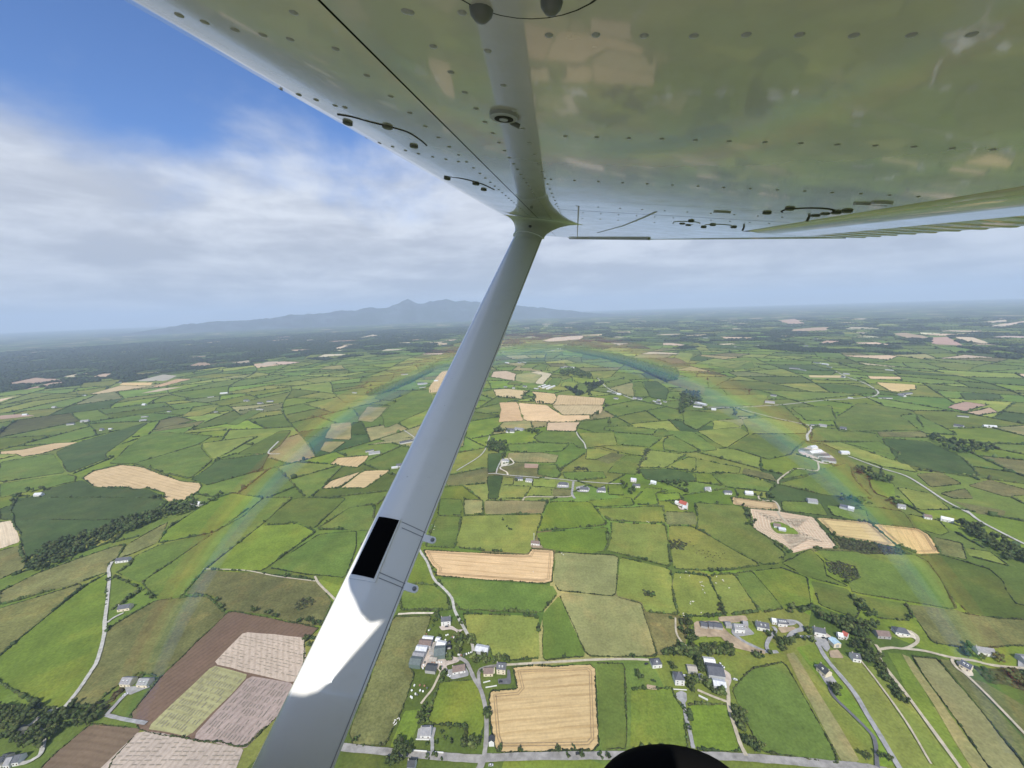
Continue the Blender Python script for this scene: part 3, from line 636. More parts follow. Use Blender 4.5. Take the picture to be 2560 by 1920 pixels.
road('track', 'C', '1790,990 1770,1005 1800,1050 1860,1095 2000,1230 2230,1470', 2.6, 'track', RZ + .072, 'tan track round the cream house and down the strips')
road('lane', 'C', '700,950 630,950 560,920 490,885 430,840 425,810', 4.0, 'gravel', RZ + .076, 'grey drive to the white house with dormers')
road('lane', 'C', '640,945 630,910 650,865 685,820 670,795', 4.0, 'gravel', RZ + .080, 'grey drive to the slate roofed house of the new group')
road('lane', 'C', '770,890 770,855 805,825 845,810 840,785 810,765 760,760', 5.0, 'gravel', RZ + .084, 'grey S shaped drive above the trees')
road('track', 'C', '70,740 75,830 110,890 160,930', 2.2, 'track', RZ + .088, 'thin tan path left of the new houses')
road('lane', 'C', '620,955 520,925 400,890 350,850 260,850', 5.0, 'bare', RZ + .092, 'bare earth access to the unfinished houses')
road('lane', 'C', '820,855 930,860 1000,870', 3.6, 'lane', RZ + .096, 'pale lane in front of the white walled house')
road('lane', 'F', '1130,1330 1320,1400 1480,1450 1600,1520 1720,1600 1830,1659 1890,1690', 4.4, 'lane', RZ + .100, 'pale straight road on the far right')
road('lane', 'C', '1860,80 1950,150 2212,285 2300,320', 4.4, 'lane', RZ + .104, 'pale road leaving at the right edge')
road('lane', 'F', '700,1500 710,1470 810,1408 940,1420 945,1360', 3.6, 'track', RZ + .108, 'tan lane up to the grey roofed dairy farm')
road('lane', 'F', '250,1028 430,1030 600,1022 760,1010 1000,985 1130,978 1270,965 1315,945 1300,920 1230,880 1130,845 1050,805', 6.0, 'lane', RZ + .112, 'pale country road running to the far village')
road('lane', 'F', '850,1132 890,1140 905,1165 880,1200 885,1235', 6.0, 'lane', RZ + .116, 'pale bend of lane above the dairy farm')
road('lane', 'F', '430,1030 640,1085 850,1132', 4.0, 'lane', RZ + .120, 'lane slanting to the terrace of cottages')
road('lane', 'L', '0,552 100,555 220,570 500,592 760,612 980,635 1300,660 1480,665', 3.2, 'lane', RZ + .124, 'pale lane behind the four bungalows')
road('lane', 'L', '945,640 935,720 930,780 960,830', 5.0, 'gravel', RZ + .128, 'grey access lane between the bungalows')
road('track', 'L', '385,850 430,812 680,812 860,812 935,800', 3.6, 'track', RZ + .132, 'tan track below the four bungalows')
road('lane', 'L', '220,570 205,535 140,500 150,475 250,455 285,430 240,380', 4.0, 'cream_gravel', RZ + .136, 'cream winding drive to the white farm by the copse')
road('track', 'L', '90,550 110,480 150,400', 3.0, 'lane', RZ + .140, 'pale track along the dark copse')
road('lane', 'P', '1065,795 1090,850 1150,920 1172,985', 4.0, 'lane', RZ + .144, 'pale lane between the bright pastures')
road('lane', 'P', '1300,200 1350,260 1440,330 1640,415 1700,440', 6.0, 'lane', RZ + .148, 'pale road through the roadside hamlet')
road('lane', 'A', '690,395 668,440 672,500 660,640 645,760 640,850 600,1000 560,1070 480,1190 390,1300', 3.8, 'lane', RZ + .152, 'pale lane curving down the left side')
road('lane', 'A', '390,1300 320,1310 250,1345 200,1390 150,1420 90,1470', 3.4, 'lane', RZ + .156, 'pale lane under the trees at lower left')
road('lane', 'A', '130,1445 190,1440 245,1430 268,1480 255,1570 210,1610 150,1635 60,1640 -20,1660', 3.6, 'lane', RZ + .160, 'pale looping drive at lower left')
road('driveway', 'A', '655,1340 700,1290 760,1225 830,1180 890,1155', 4.0, 'gravel', RZ + .164, 'grey drive up to the twin grey roofed houses')
road('track', 'A', '655,1340 760,1365 900,1390', 3.6, 'gravel', RZ + .168, 'grey track along the foot of the brown field')
road('track', 'A', '660,770 700,740 760,710', 3.0, 'lane', RZ + .172, 'short pale drive of the house by the left lane')
road('track', 'A', '1250,440 1500,448 1700,485 1940,515', 2.0, 'track', RZ + .176, 'thin tan track above the rough pasture')
road('track', 'A', '1935,485 1960,530 2040,610 2110,680', 3.2, 'track', RZ + .180, 'tan track passing behind the strut')
road('track', 'Q', '2200,645 2120,735 2212,745', 5.0, 'lane', RZ + .184, 'pale angled track among the olive fields')
road('lane', 'M', '660,60 680,95 780,105 815,140 825,175 815,195 850,240 920,310', 3.6, 'track', RZ + .188, 'tan lane through the stubble field with contour lines')
road('lane', 'E', '840,1420 1000,1312 1045,1200', 3.0, 'lane', RZ + .192, 'pale straight track beside the copse')
road('lane', 'E', '515,1170 560,1200 580,1220 540,1240', 4.0, 'lane', RZ + .196, 'pale curl of lane left of the strut')
YARDS = [('G', 'concrete', '560,600 640,600 520,860 780,900 900,850 1060,880 1000,950 800,1010 830,1090 700,1130 620,1030 450,1010 400,1060 360,1040 410,920', 'pinkish concrete farmyard between the long sheds'),
 ('G', 'concrete', '670,330 900,320 1000,390 1100,380 1000,460 960,410 880,380 720,400', 'pale forecourt of the white house above the farmyard'),
 ('G', 'gravel', '830,1080 900,1070 1130,1020 1190,1130 1180,1190 900,1250 830,1190', 'grey yard round the brown roofed bungalow'),
 ('G', 'dark_asphalt', '1690,1240 1850,1230 1850,1080 1900,1080 1925,1330 1700,1330', 'dark tarmac yard beside the cream house'),
 ('G', 'cream_gravel', '1400,1080 1640,1030 1640,1160 1430,1120', 'cream path beside the two slate roofed houses'),
 ('G', 'gravel', '1240,650 1300,690 1320,830 1270,830', 'grey apron of the pale shed'),
 ('H', 'gravel', '560,400 850,390 830,480 800,600 730,600 530,590', 'grey yard round the bungalow above the bottom road'),
 ('I', 'gravel', '760,930 850,890 940,930 950,1050 910,1120 840,1080 770,1020', 'grey turning circle in front of the hipped roof house'),
 ('I', 'concrete', '1430,460 1520,470 1700,600 1720,720 1650,900 1600,820 1600,650 1440,500', 'pale yard beside the big dark barn'),
 ('I', 'bare', '250,780 430,810 440,880 260,860', 'bare patch by the field gate'),
 ('J', 'bare', '180,290 500,280 560,360 660,460 1080,690 960,700 640,620 520,470 200,500', 'bare building site soil by the unfinished houses'),
 ('J', 'bare', '500,230 860,210 900,280 720,310 520,290', 'heap of bare soil behind the new houses'),
 ('J', 'gravel', '690,380 830,330 890,360 990,460 800,490 710,470', 'grey gravel yard of the white house with dormers'),
 ('J', 'gravel', '1270,290 1430,260 1560,300 1500,340 1400,350 1260,340', 'grey yard of the long house above the trees'),
 ('J', 'bare', '1280,370 1500,360 1540,400 1340,450', 'bare bank below the long house'),
 ('J', 'gravel', '1780,510 1930,520 1980,640 1930,700', 'wide grey apron at the head of the straight road'),
 ('J', 'bare', '1960,680 2080,660 2160,780 1980,770', 'bare ground below the blue roofed shed'),
 ('J', 'concrete', '1740,380 1850,390 2030,520 1780,490', 'pale terrace of the white walled house'),
 ('K', 'gravel', '140,495 240,495 370,670 340,710 260,690', 'dark gravel round the dark roofed house'),
 ('K', 'cream_gravel', '880,130 1060,140 1130,190 1170,270 1110,220 980,220', 'cream forecourt of the dark roofed bungalow'),
 ('K', 'cream_gravel', '1530,450 1640,450 1720,600 1640,600', 'cream yard of the house among the strips'),
 ('K', 'gravel', '2150,430 2230,430 2230,530 2150,520', 'grey yard at the right edge'),
 ('L', 'gravel', '770,660 890,650 900,710 760,710', 'grey yard of the first big bungalow'), ('L', 'gravel', '970,700 1080,680 1130,720 1110,760 990,755', 'grey loop yard of the middle bungalow'),
 ('L', 'gravel', '1200,730 1290,690 1310,760 1200,765', 'grey yard of the last bungalow'), ('L', 'cream_gravel', '150,390 220,380 240,430 200,470 140,470', 'cream yard of the white farm by the copse'),
 ('L', 'concrete', '2060,860 2212,880 2212,960 2120,950', 'pale yard of the red roofed farmstead'), ('M', 'grass', '750,270 830,265 930,310 980,360 810,355 770,320', 'green garden island in the contour lined stubble'),
 ('F', 'concrete', '820,1290 920,1265 1050,1340 1040,1380 960,1375 830,1310', 'pale yard of the dairy farm'), ('N', 'gravel', '1570,400 1700,390 1860,380 1890,400 1760,450 1640,500 1590,480', 'grey forecourt of the twin grey roofed houses'),
 ('B', 'bare', '1290,290 1360,290 1370,310 1300,310', 'bare pad at the foot of the mast')]
for i, (t_, m_, c_, lb) in enumerate(YARDS):
    P = soften(gpts(t_, c_), .12)
    o = sheet('yard', P, 1.16 + .003 * i, M[m_], KCOL['b']); tag(o, lb, kind='structure')

# tramlines: thin bare lines following the field edge on the nearer stubble
def inset(P, d):
    if area2(P) < 0: P = P[::-1]
    e = np.roll(P, -1, 0) - P; L = np.hypot(e[:, 0], e[:, 1])[:, None] + 1e-9; n_ = np.stack([-e[:, 1], e[:, 0]], 1) / L; v = n_ + np.roll(n_, 1, 0); v /= np.hypot(v[:, 0], v[:, 1])[:, None] + 1e-9
    c = np.clip((v * n_).sum(1), .45, 1)[:, None]; return P + v * d / c
M['tram'] = surf('tramline', (.30, .215, .115), .3, .3); M['swath'] = surf('straw_swath', (.60, .50, .35), .2, .3)
def ring_line(P, d, wd, zz, m_, parent):
    A_, B_ = inset(P, d), inset(P, d + wd); n = len(A_)
    o = link('tramline', mesh('tramline', [(*a, zz) for a in A_] + [(*a, zz) for a in B_], [(i, (i + 1) % n, n + (i + 1) % n, n + i) for i in range(n)], m_), parent); o['kind'] = 'stuff'
def traced_raw(i): t_, k_, h_, c_ = FIELDS.strip().splitlines()[i].split(None, 3); return soften(np.array([gnd(*q) for q in pts(t_, c_)]), .08)
kids = [o for o in ground.children if o.name.startswith('field')]
for i, (P, k_, h_, c_) in enumerate(TR):
    D = np.hypot(*P.mean(0))
    if k_ in 'sgt' and D < 1300 and h_:
        R_ = traced_raw(i); zz = .30 + .004 * len(TR) + .004
        if k_ == 't' and D < 1000 and c_[0] > 1500:
            for q in range(11): ring_line(R_, 2.5 + q * 5.0 + .4 * math.sin(q * 2.3), 1.7, zz, M['swath'], ground)
        elif D < 900:
            for q in (4.0, 6.4): ring_line(R_, q, .8, zz, M['tram'], ground)

# rows of young plants on the trial plots
M['dash'] = surf('plot_rows', (.24, .21, .16), .3, .3); V, F = [], []
for i, (P, k_, h_, c_) in enumerate(TR):
    if k_ not in 'wy' or c_[1] < 1300: continue
    R_ = traced_raw(i); u = longdir(R_); v = np.array([-u[1], u[0]]); c = R_.mean(0); q = R_ - c; mu, mv = np.abs(q @ u).max(), np.abs(q @ v).max()
    for a in np.arange(-mu, mu, 7.5):
        for b in np.arange(-mv, mv, 3.6):
            p = c + u * (a + RNG.normal(0, .7)) + v * (b + RNG.normal(0, .15))
            if RNG.random() < .25 or not inside(p[None], inset(R_, 3.0))[0]: continue
            L, w_ = RNG.uniform(1.8, 3.4), RNG.uniform(.2, .4); n = len(V); zz = .30 + .004 * len(TR) + .008
            for x, y in ((-L, -w_), (L, -w_), (L, w_), (-L, w_)): V.append((*(p + u * x + v * y), zz))
            F.append((n, n + 1, n + 2, n + 3))
o = link('crop_rows', mesh('crop_rows', V, F, M['dash']), ground); o['kind'] = 'stuff'; o['label'] = 'short dark rows on the pale and yellow plots'

# ------------------------------------------------------------------ hills on the skyline
def hill_mat(name, col):
    mm, t, b = mat(name + '_land'); b.inputs['Roughness'].default_value = .95; P = worldpos(t); v = t.node('ShaderNodeTexVoronoi'); v.inputs['Scale'].default_value = .0035; t.l.new(P, v.inputs['Vector'])
    sc_ = t.node('ShaderNodeSeparateColor'); t.l.new(v.outputs['Color'], sc_.inputs[0]); c = t.mix(sc_.outputs[0], tuple(q * .4 for q in col) + (1,), tuple(q * 2.6 for q in col) + (1,))
    c = t.mix(t.maprange(t.noise(P, .0013, 5, .65), .46, .58), c, (.02, .033, .018, 1)); t.l.new(c, b.inputs['Base Color']); return mm
def hill(name, sky_pts, D, back, depth_px, label, col, seed, m_=None):
    """ridge whose crest passes the given picture points at distance D, with foothills in front"""
    rr = np.random.default_rng(seed); X = np.array(sky_pts, float); n = 180
    xs = np.linspace(X[0, 0], X[-1, 0], n); ys = np.interp(xs, X[:, 0], X[:, 1]) + rr.normal(0, .6, n)
    rows = 13; V, F = [], []
    rough = rr.normal(0, 1, (rows, n))
    for k in range(3): rough[:, 1:-1] = (rough[:, :-2] + rough[:, 1:-1] * 2 + rough[:, 2:]) / 4
    for j in range(rows):
        f = j / (rows - 1)                                     # 0 foot, 0.72 crest, 1 behind
        for i in range(n):
            d = ray(xs[i], ys[i]); d = d / np.hypot(d[0], d[1]); top = H + d[2] * D
            dist = D - back * (0.72 - f) if f < .72 else D + back * (f - .72)
            s_ = math.sin(min(f / .72, 1) * math.pi / 2) ** 1.5 if f <= .72 else max(0, 1 - ((f - .72) / .28) ** 2)
            ed = min(i, n - 1 - i) / (n * .22); ed = min(1, ed); ed = ed * ed * (3 - 2 * ed); zz = max(top, 5) * s_ * (.02 + .98 * ed) * (1 + (0.10 * rough[j, i] if 0 < f < .7 else 0))
            V.append((d[0] * dist, d[1] * dist, zz - 3 if f in (0, 1) else zz))
    for j in range(rows - 1):
        for i in range(n - 1): a = j * n + i; F.append((a, a + 1, a + n + 1, a + n))
    o = link(name, mesh(name, V, F, m_ or hill_mat(name, col), smooth=True)); tag(o, label, kind='structure'); return o
hill('mountain', [(200, 718), (300, 705), (420, 697), (560, 690), (640, 681), (700, 676), (745, 670), (770, 672), (800, 666), (835, 665), (860, 655), (884, 649), (900, 655), (918, 656), (940, 649), (962, 647), (980, 652), (1000, 649), (1025, 652), (1060, 654), (1100, 659), (1150, 663), (1240, 669), (1420, 680)], 19000, 3000, 0,
     'blue mountain ridge on the horizon left of the strut', (.026, .034, .034), 1)

# haze: one closed box of even air round everything
hz, ht, hb = mat('air'); ht.n.remove(hb); pv = ht.node('ShaderNodeVolumePrincipled')
pv.inputs['Color'].default_value = (0.66, 0.80, 1.0, 1); pv.inputs['Density'].default_value = 1 / 16500.0; pv.inputs['Anisotropy'].default_value = 0.0
ht.l.new(pv.outputs[0], ht.n['Material Output'].inputs['Volume'])
try: hz.cycles.homogeneous_volume = True
except Exception: pass
V, F = [], []; box(V, F, (0, 0, 649), (2 * R0 + 800, 2 * R0 + 800, 1302)); o = link('haze', mesh('haze', V, F, hz)); tag(o, 'thin bluish haze over the whole landscape', kind='stuff')

# ------------------------------------------------------------------ foliage clumps
def ico():
    t = (1 + 5 ** .5) / 2; v = np.array([(-1, t, 0), (1, t, 0), (-1, -t, 0), (1, -t, 0), (0, -1, t), (0, 1, t), (0, -1, -t), (0, 1, -t), (t, 0, -1), (t, 0, 1), (-t, 0, -1), (-t, 0, 1)], float)
    v /= np.linalg.norm(v[0]); f = [(0, 11, 5), (0, 5, 1), (0, 1, 7), (0, 7, 10), (0, 10, 11), (1, 5, 9), (5, 11, 4), (11, 10, 2), (10, 7, 6), (7, 1, 8), (3, 9, 4), (3, 4, 2), (3, 2, 6), (3, 6, 8), (3, 8, 9), (4, 9, 5), (2, 4, 11), (6, 2, 10), (8, 6, 7), (9, 8, 1)]
    return v, np.array(f)
ICO_V, ICO_F = ico()
OCT_V = np.array([(1, 0, 0), (-1, 0, 0), (0, 1, 0), (0, -1, 0), (0, 0, 1), (0, 0, -1)], float)
OCT_F = np.array([(0, 2, 4), (2, 1, 4), (1, 3, 4), (3, 0, 4), (2, 0, 5), (1, 2, 5), (3, 1, 5), (0, 3, 5)])
def clumps(pos, scl, rot, col, lod=1, seed=0):
    """many jittered lumps -> vertices, triangles, colours"""
    rr = np.random.default_rng(seed); tv, tf = (ICO_V, ICO_F) if lod else (OCT_V, OCT_F)
    n = len(pos); J = tv[None] * (1 + rr.normal(0, .22, (n, len(tv), 1))); J = J * scl[:, None, :]
    c, s_ = np.cos(rot)[:, None], np.sin(rot)[:, None]
    X = J[:, :, 0] * c - J[:, :, 1] * s_; Y = J[:, :, 0] * s_ + J[:, :, 1] * c
    V = np.stack([X, Y, J[:, :, 2]], 2) + pos[:, None, :]
    T = tf[None] + (np.arange(n) * len(tv))[:, None, None]
    C = np.repeat(col[:, None, :], len(tv), 1) * (1 + rr.normal(0, .12, (n, len(tv), 1)))
    return V.reshape(-1, 3), T.reshape(-1, 3), np.clip(C.reshape(-1, 3), .004, .3)
GRN = np.array([.056, .080, .026])
def leafcol(n, rr, base=GRN, j=.28):
    return np.clip(base[None] * (1 + rr.normal(0, j, (n, 1))) * (1 + rr.normal(0, .08, (n, 3))), .006, .2)

# landmarks used to say which one is meant
LM = [(1175, 1530, 'the square stubble field'), (1055, 1222, 'the long stubble field'), (940, 1425, 'the farmyard of long sheds'), (1700, 1140, 'the contour lined stubble'),
      (1850, 1135, 'the golden stubble'), (1820, 1233, 'the gorse oval'), (1600, 1362, 'the new houses'), (1520, 1470, 'the tree row farm'), (480, 1420, 'the brown ploughed field'),
      (200, 1165, 'the wooded stream'), (310, 1045, 'the bean shaped stubble'), (1190, 880, 'the big pale stubble block'), (1070, 965, 'the square copse'), (1265, 1055, 'the four bungalows'),
      (1480, 1095, 'the red roofed farmstead'), (1765, 985, 'the dairy farm'), (770, 1035, 'the twin stubble fields'), (1990, 1520, 'the lower right strips'), (1785, 860, 'the far village'),
      (1440, 862, 'the roadside hamlet'), (2110, 1165, 'the wooded road'), (2120, 1420, 'the right edge bungalow'), (235, 1310, 'the left lane'), (60, 1600, 'the lower left corner'), (300, 1480, 'the twin grey houses'),
      (930, 1590, 'the bottom road bungalow'), (1930, 905, 'the far tan fields'), (1780, 1370, 'the straight grey road'), (255, 825, 'the far left stubble'), (1500, 1620, 'the black wheel')]
PENDING = []
ORD = ['nearest', 'second nearest', 'third nearest', 'fourth nearest', 'fifth nearest', 'sixth nearest', 'seventh nearest', 'eighth nearest', 'ninth nearest', 'tenth nearest', 'eleventh nearest', 'twelfth nearest'] + [f'{k}th nearest' for k in range(13, 21)] + ['21st nearest', '22nd nearest', '23rd nearest'] + [f'{k}th nearest' for k in range(24, 31)]
def locate(x, y):
    b = min(LM, key=lambda q: (q[0] - x) ** 2 + (1.6 * (q[1] - y)) ** 2); dx, dy = x - b[0], y - b[1]
    r = ('right of' if dx > 0 else 'left of') if abs(dx) > abs(dy) * 1.2 else ('below' if dy > 0 else 'above')
    return r + ' ' + b[2], math.hypot(dx, dy * 1.6)
def want(o, look, x, y, cat, group):
    """label decided later, once all things of this look at one landmark are known"""
    w_, d_ = locate(x, y); PENDING.append((look, w_, d_, o)); o['category'] = cat; o['group'] = group
def settle():
    S = {}
    for look, w_, d_, o in PENDING: S.setdefault((look, w_), []).append((d_, o.name, o))
    for (look, w_), L in S.items():
        L.sort(key=lambda q: q[:2])
        for i, (d_, _, o) in enumerate(L):
            o['label'] = f'{look} {w_}' if len(L) == 1 else f'{look} {w_}, {ORD[i]} one' if i < len(ORD) else f'{look} {w_}, among those farther off'

# ------------------------------------------------------------------ hedgerows along the field edges
GRID = {}
def free(x, y, r):
    k = (int(x // 4), int(y // 4))
    for a in (-1, 0, 1):
        for b in (-1, 0, 1):
            for q in GRID.get((k[0] + a, k[1] + b), ()):
                if (q[0] - x) ** 2 + (q[1] - y) ** 2 < r * r: return False
    return True
RP = np.vstack([P for P, w_ in ROADPTS]); 
def road_dist(Q):
    out = np.empty(len(Q))
    for i in range(0, len(Q), 400): out[i:i + 400] = np.sqrt(((Q[i:i + 400, None] - RP[None]) ** 2).sum(2)).min(1)
    return out
rsh = np.random.default_rng(21)
def walk(P, step, closed=True):
    Q = np.vstack([P, P[:1]]) if closed else P; d = np.hypot(*(np.diff(Q, axis=0).T)); s_ = np.concatenate([[0], np.cumsum(d)])
    n = max(2, int(s_[-1] / step)); u = np.linspace(0, s_[-1], n, endpoint=False)
    X = np.interp(u, s_, Q[:, 0]); Y = np.interp(u, s_, Q[:, 1]); e = .5
    X2 = np.interp(u + e, s_, Q[:, 0]); Y2 = np.interp(u + e, s_, Q[:, 1]); return np.stack([X, Y], 1), np.arctan2(Y2 - Y, X2 - X)
HTREES = []; HRUNS = []                        # runs of hedge: size on the picture, mesh arrays, look, position
def add_runs(Q, ang, hgt, step, bs, lod, look, thick):
    d = np.hypot(*np.diff(Q, axis=0).T); cut = np.nonzero(d > step * 1.6)[0] + 1
    for r in np.split(np.arange(len(Q)), cut):
        n = len(r)
        if n < 3: continue
        q = Q[r] + rsh.normal(0, min(.35, step * .1), (n, 2)); hh = hgt[r]
        sc_ = np.stack([np.maximum(step * .78, hh * .8), hh * .95, hh], 1) * (1 + rsh.normal(0, .10, (n, 3)))
        pos = np.concatenate([q, (hh * .55)[:, None] + .3], 1)
        Vv, Tt, Cc = clumps(pos, sc_, ang[r], leafcol(n, rsh, bs), lod, int(rsh.integers(1e6)))
        x, y = proj([*q.mean(0), 1.0]); D = np.hypot(np.hypot(*q.mean(0)), H); off = not (-60 < x < 2270 and y < 1720)
        HRUNS.append((0 if off else n * step * thick / D ** 1.6, Vv, Tt, Cc, look, x, y))
for P, k_, h_, c_ in TR:
    if not h_: continue
    D = np.hypot(*P.mean(0)); step = 2.0 if D < 800 else 2.8 if D < 1400 else 5.0
    Q, ang = walk(P, step); keep = [i for i in range(len(Q)) if free(*Q[i], 7.5 if D < 900 else 11.0)]
    if not keep: continue
    Q, ang = Q[keep], ang[keep]; kk = road_dist(Q) > 2.6; Q, ang = Q[kk], ang[kk]
    if len(Q) < 6: continue
    for q in Q: GRID.setdefault((int(q[0] // 4), int(q[1] // 4)), []).append(q)
    n = len(Q); wv = .75 + .5 * np.sin(np.arange(n) * .11 + rsh.random() * 9) * np.sin(np.arange(n) * .037)
    hgt = (1.05 if h_ == 1 else 1.9) * np.clip(wv + rsh.normal(0, .25, n), .35, 2.0) * (1 + D / 6000)
    hgt[np.convolve(rsh.random(n) < .035, np.ones(5), 'same') > 0] *= .45
    add_runs(Q, ang, hgt, step, np.array([.038, .050, .018]) if h_ == 1 else GRN * .95, 1, ('low hedge by ' if h_ == 1 else 'thick hedgerow by ') + KNAME[k_], h_)
    if h_ == 2:
        for i in range(n):
            if rsh.random() < .018 * step / 2.5: HTREES.append((Q[i], rsh.uniform(2.0, 3.6)))
for i in order:
    P, k_, D, (x, y) = cells[i]
    if D > 9800 or y > 1190 or not (-250 < x < 2460): continue
    step = 4.5 if D < 1800 else 8.0 if D < 3500 else 15.0
    Q, ang = walk(P, step); mid = ~in_traced(Q)
    keep = [j for j in np.nonzero(mid)[0] if free(*Q[j], 9.0)]
    if len(keep) < 5: continue
    Q, ang = Q[keep], ang[keep]
    for q in Q: GRID.setdefault((int(q[0] // 4), int(q[1] // 4)), []).append(q)
    n = len(Q); hgt = np.clip(1.9 + rsh.normal(0, .6, n), .7, 5) * (1 + D / 7000); hgt[rsh.random(n) < .06] *= 2.0
    add_runs(Q, ang, hgt, step, GRN, 1 if D < 1800 else 0, 'thin distant hedgerow between pastures', 1.5)
HRUNS.sort(key=lambda r: -r[0])
for r in HRUNS[:295]:
    o = link('hedgerow', mesh_np('hedgerow', r[1], r[2], M['leaf'], r[3])); want(o, r[4], r[5], r[6], 'hedge', 'hedgerows round the fields')
acc = HRUNS[295:]; vo = np.cumsum([0] + [len(r[1]) for r in acc])
o = link('far_hedges', mesh_np('far_hedges', np.vstack([r[1] for r in acc]), np.vstack([r[2] + k for r, k in zip(acc, vo)]), M['leaf'], np.vstack([r[3] for r in acc]))); tag(o, 'countless thin dark hedges between the far fields', 'hedges', kind='stuff')

# ------------------------------------------------------------------ trees
def crown_mesh(seed, rx=1.0, rz=1.0, nl=11, base=GRN):
    rr = np.random.default_rng(seed); P = []
    while len(P) < nl:
        v = rr.normal(0, .42, 3); v[2] = abs(v[2]) * .9 - .12
        if np.hypot(v[0], v[1]) < .85 and v[2] < .85: P.append(v)
    P = np.array(P); sc_ = rr.uniform(.26, .46, (nl, 1)) * np.ones((1, 3)) * np.array([1, 1, .9])
    P[:, :2] *= rx; P[:, 2] *= rz
    Vv, Tt, Cc = clumps(P, sc_, rr.random(nl) * 6, leafcol(nl, rr, base, .25), 1, seed)
    # leaf sprays standing off the lumps
    nq = 260; pick = rr.integers(0, nl, nq); d = rr.normal(0, 1, (nq, 3)); d /= np.linalg.norm(d, axis=1)[:, None]
    c = P[pick] + d * sc_[pick] * rr.uniform(.85, 1.22, (nq, 1)); a = rr.normal(0, 1, (nq, 3)); a -= (a * d).sum(1)[:, None] * d * .5; a /= np.linalg.norm(a, axis=1)[:, None]; b = np.cross(d, a)
    s_ = rr.uniform(.06, .13, (nq, 1)); q = np.stack([c - a * s_ - b * s_ * .6, c + a * s_ - b * s_ * .6, c + b * s_ * .9 + d * s_ * .5], 1).reshape(-1, 3)
    T2 = np.arange(nq * 3).reshape(-1, 3) + len(Vv); C2 = np.repeat(leafcol(nq, rr, base * 1.25, .35), 3, 0)
    V_ = np.vstack([Vv, q]); V_[:, 2] += .95 * rz
    return mesh_np('crown', V_, np.vstack([Tt, T2]), M['leaf'], np.vstack([Cc, C2]))
def trunk_mesh(seed):
    rr = np.random.default_rng(seed); V, F = [], []
    def limb(p, q, r0, r1, k=5):
        p, q = np.array(p, float), np.array(q, float); d = (q - p) / np.linalg.norm(q - p); a = np.cross(d, [.3, .9, .1]); a /= np.linalg.norm(a); b_ = np.cross(d, a); s_ = len(V)
        for c, r in ((p, r0), (q, r1)):
            for i in range(k): t = 2 * math.pi * i / k; V.append(c + (a * math.cos(t) + b_ * math.sin(t)) * r)
        F.extend([(s_ + i, s_ + (i + 1) % k, s_ + k + (i + 1) % k, s_ + k + i) for i in range(k)])
    limb((0, 0, -.15), (0.02, 0, .55), .085, .06)
    for k in range(4): a = k * 1.6 + rr.random(); limb((0.02, 0, .5), (.4 * math.cos(a), .4 * math.sin(a), 1.0 + .2 * rr.random()), .05, .02, 4)
    return mesh('trunk', V, F, M['bark'])
KIND = [crown_mesh(100 + i, 1, [1, 1.15, .9, 1.3, .85][i], 10 + i, GRN * [1, 1.15, .85, .8, 1.3][i]) for i in range(5)] + [crown_mesh(120 + i, .62, 1.9, 10, GRN * .6) for i in range(2)]
TRK = [trunk_mesh(i) for i in range(3)]
TREES = []                                           # ground x,y, radius, kind
def tree_pts(t_, s, r):
    for q in gpts(t_, s): TREES.append((q, r * random.uniform(.8, 1.2), random.randrange(5)))
def wood(t_, s, sp, r, kinds=(0, 1, 2, 3)):
    P = gpts(t_, s); lo, hi = P.min(0), P.max(0); out = []
    nx, ny = int((hi[0] - lo[0]) / sp) + 1, int((hi[1] - lo[1]) / sp) + 1
    Q = np.array([(lo[0] + (i + .5 * (j % 2)) * sp, lo[1] + j * sp) for i in range(nx) for j in range(ny)]) + RNG.normal(0, sp * .22, (nx * ny, 2))
    for q in Q[inside(Q, P)]: TREES.append((q, r * RNG.uniform(.7, 1.25), int(RNG.choice(kinds))))
tree_pts('G', '1000,540 1010,640 980,720 1050,580 1040,690 1000,780 1180,560 1260,540 1190,630 1270,620 860,920', 5.0)
tree_pts('G', '1250,880 1330,960 1440,930 1500,970 1640,950 1700,920 1780,910 1860,935 620,160 660,190 740,1180 700,1300', 4.2)
tree_pts('G', '680,540 610,240 1010,190 1060,290 570,330 720,1090 480,560 1400,1130', 2.6)
tree_pts('H', '600,250 610,330 1290,710 1340,690 1450,720 1490,700 1660,170 1690,230 240,680 220,780 120,950 180,890 350,850 410,840 120,1000 230,980', 4.6)
tree_pts('H', '1010,590 1090,630 860,660 690,670 960,490 1080,390 1230,400 1310,390 650,90 690,30 720,870 830,880 950,920 1900,780', 2.2)
tree_pts('I', '560,260 640,270 720,280 800,265 880,280 960,290 1040,275 1130,300 1200,280 1300,255 1400,260 1500,270 1600,265 1700,285 600,240 760,245 920,245 1080,240 1250,235 1450,235 1650,240', 6.0)
tree_pts('I', '700,520 1150,480 1190,560 1200,420 1040,800 1000,740 1260,760 1300,830 1500,960 1570,960 1430,930 1850,1350 1800,1250 1880,1450 1900,1560 2140,310 120,680 1030,880 1110,760', 4.4)
tree_pts('I', '900,1230 930,1290 960,1500 980,1400 1000,1560 890,1180 360,740', 1.8)
tree_pts('J', '990,750 1050,760 1200,730 1330,610 1380,600 1430,590 1350,670 1310,560 1480,560 1560,520 1640,540 1240,470 1160,480 1740,560 1700,450 1660,400', 3.6)
tree_pts('B', '1108,1555 1235,1552 1465,1555 1563,1552 1520,1590 1610,1592 1720,1588 1762,1595 1925,985 690,440 705,460 830,290 1150,180 1125,140 1165,200 1500,990 2040,610 2020,590 2050,600 220,1495', 2.6)
tree_pts('C', '290,455 340,455 765,340 560,150 540,170 530,120 510,90 1045,235 1460,305 340,620 350,660 365,700 1130,530 1170,630 1190,670 1215,690', 3.6)
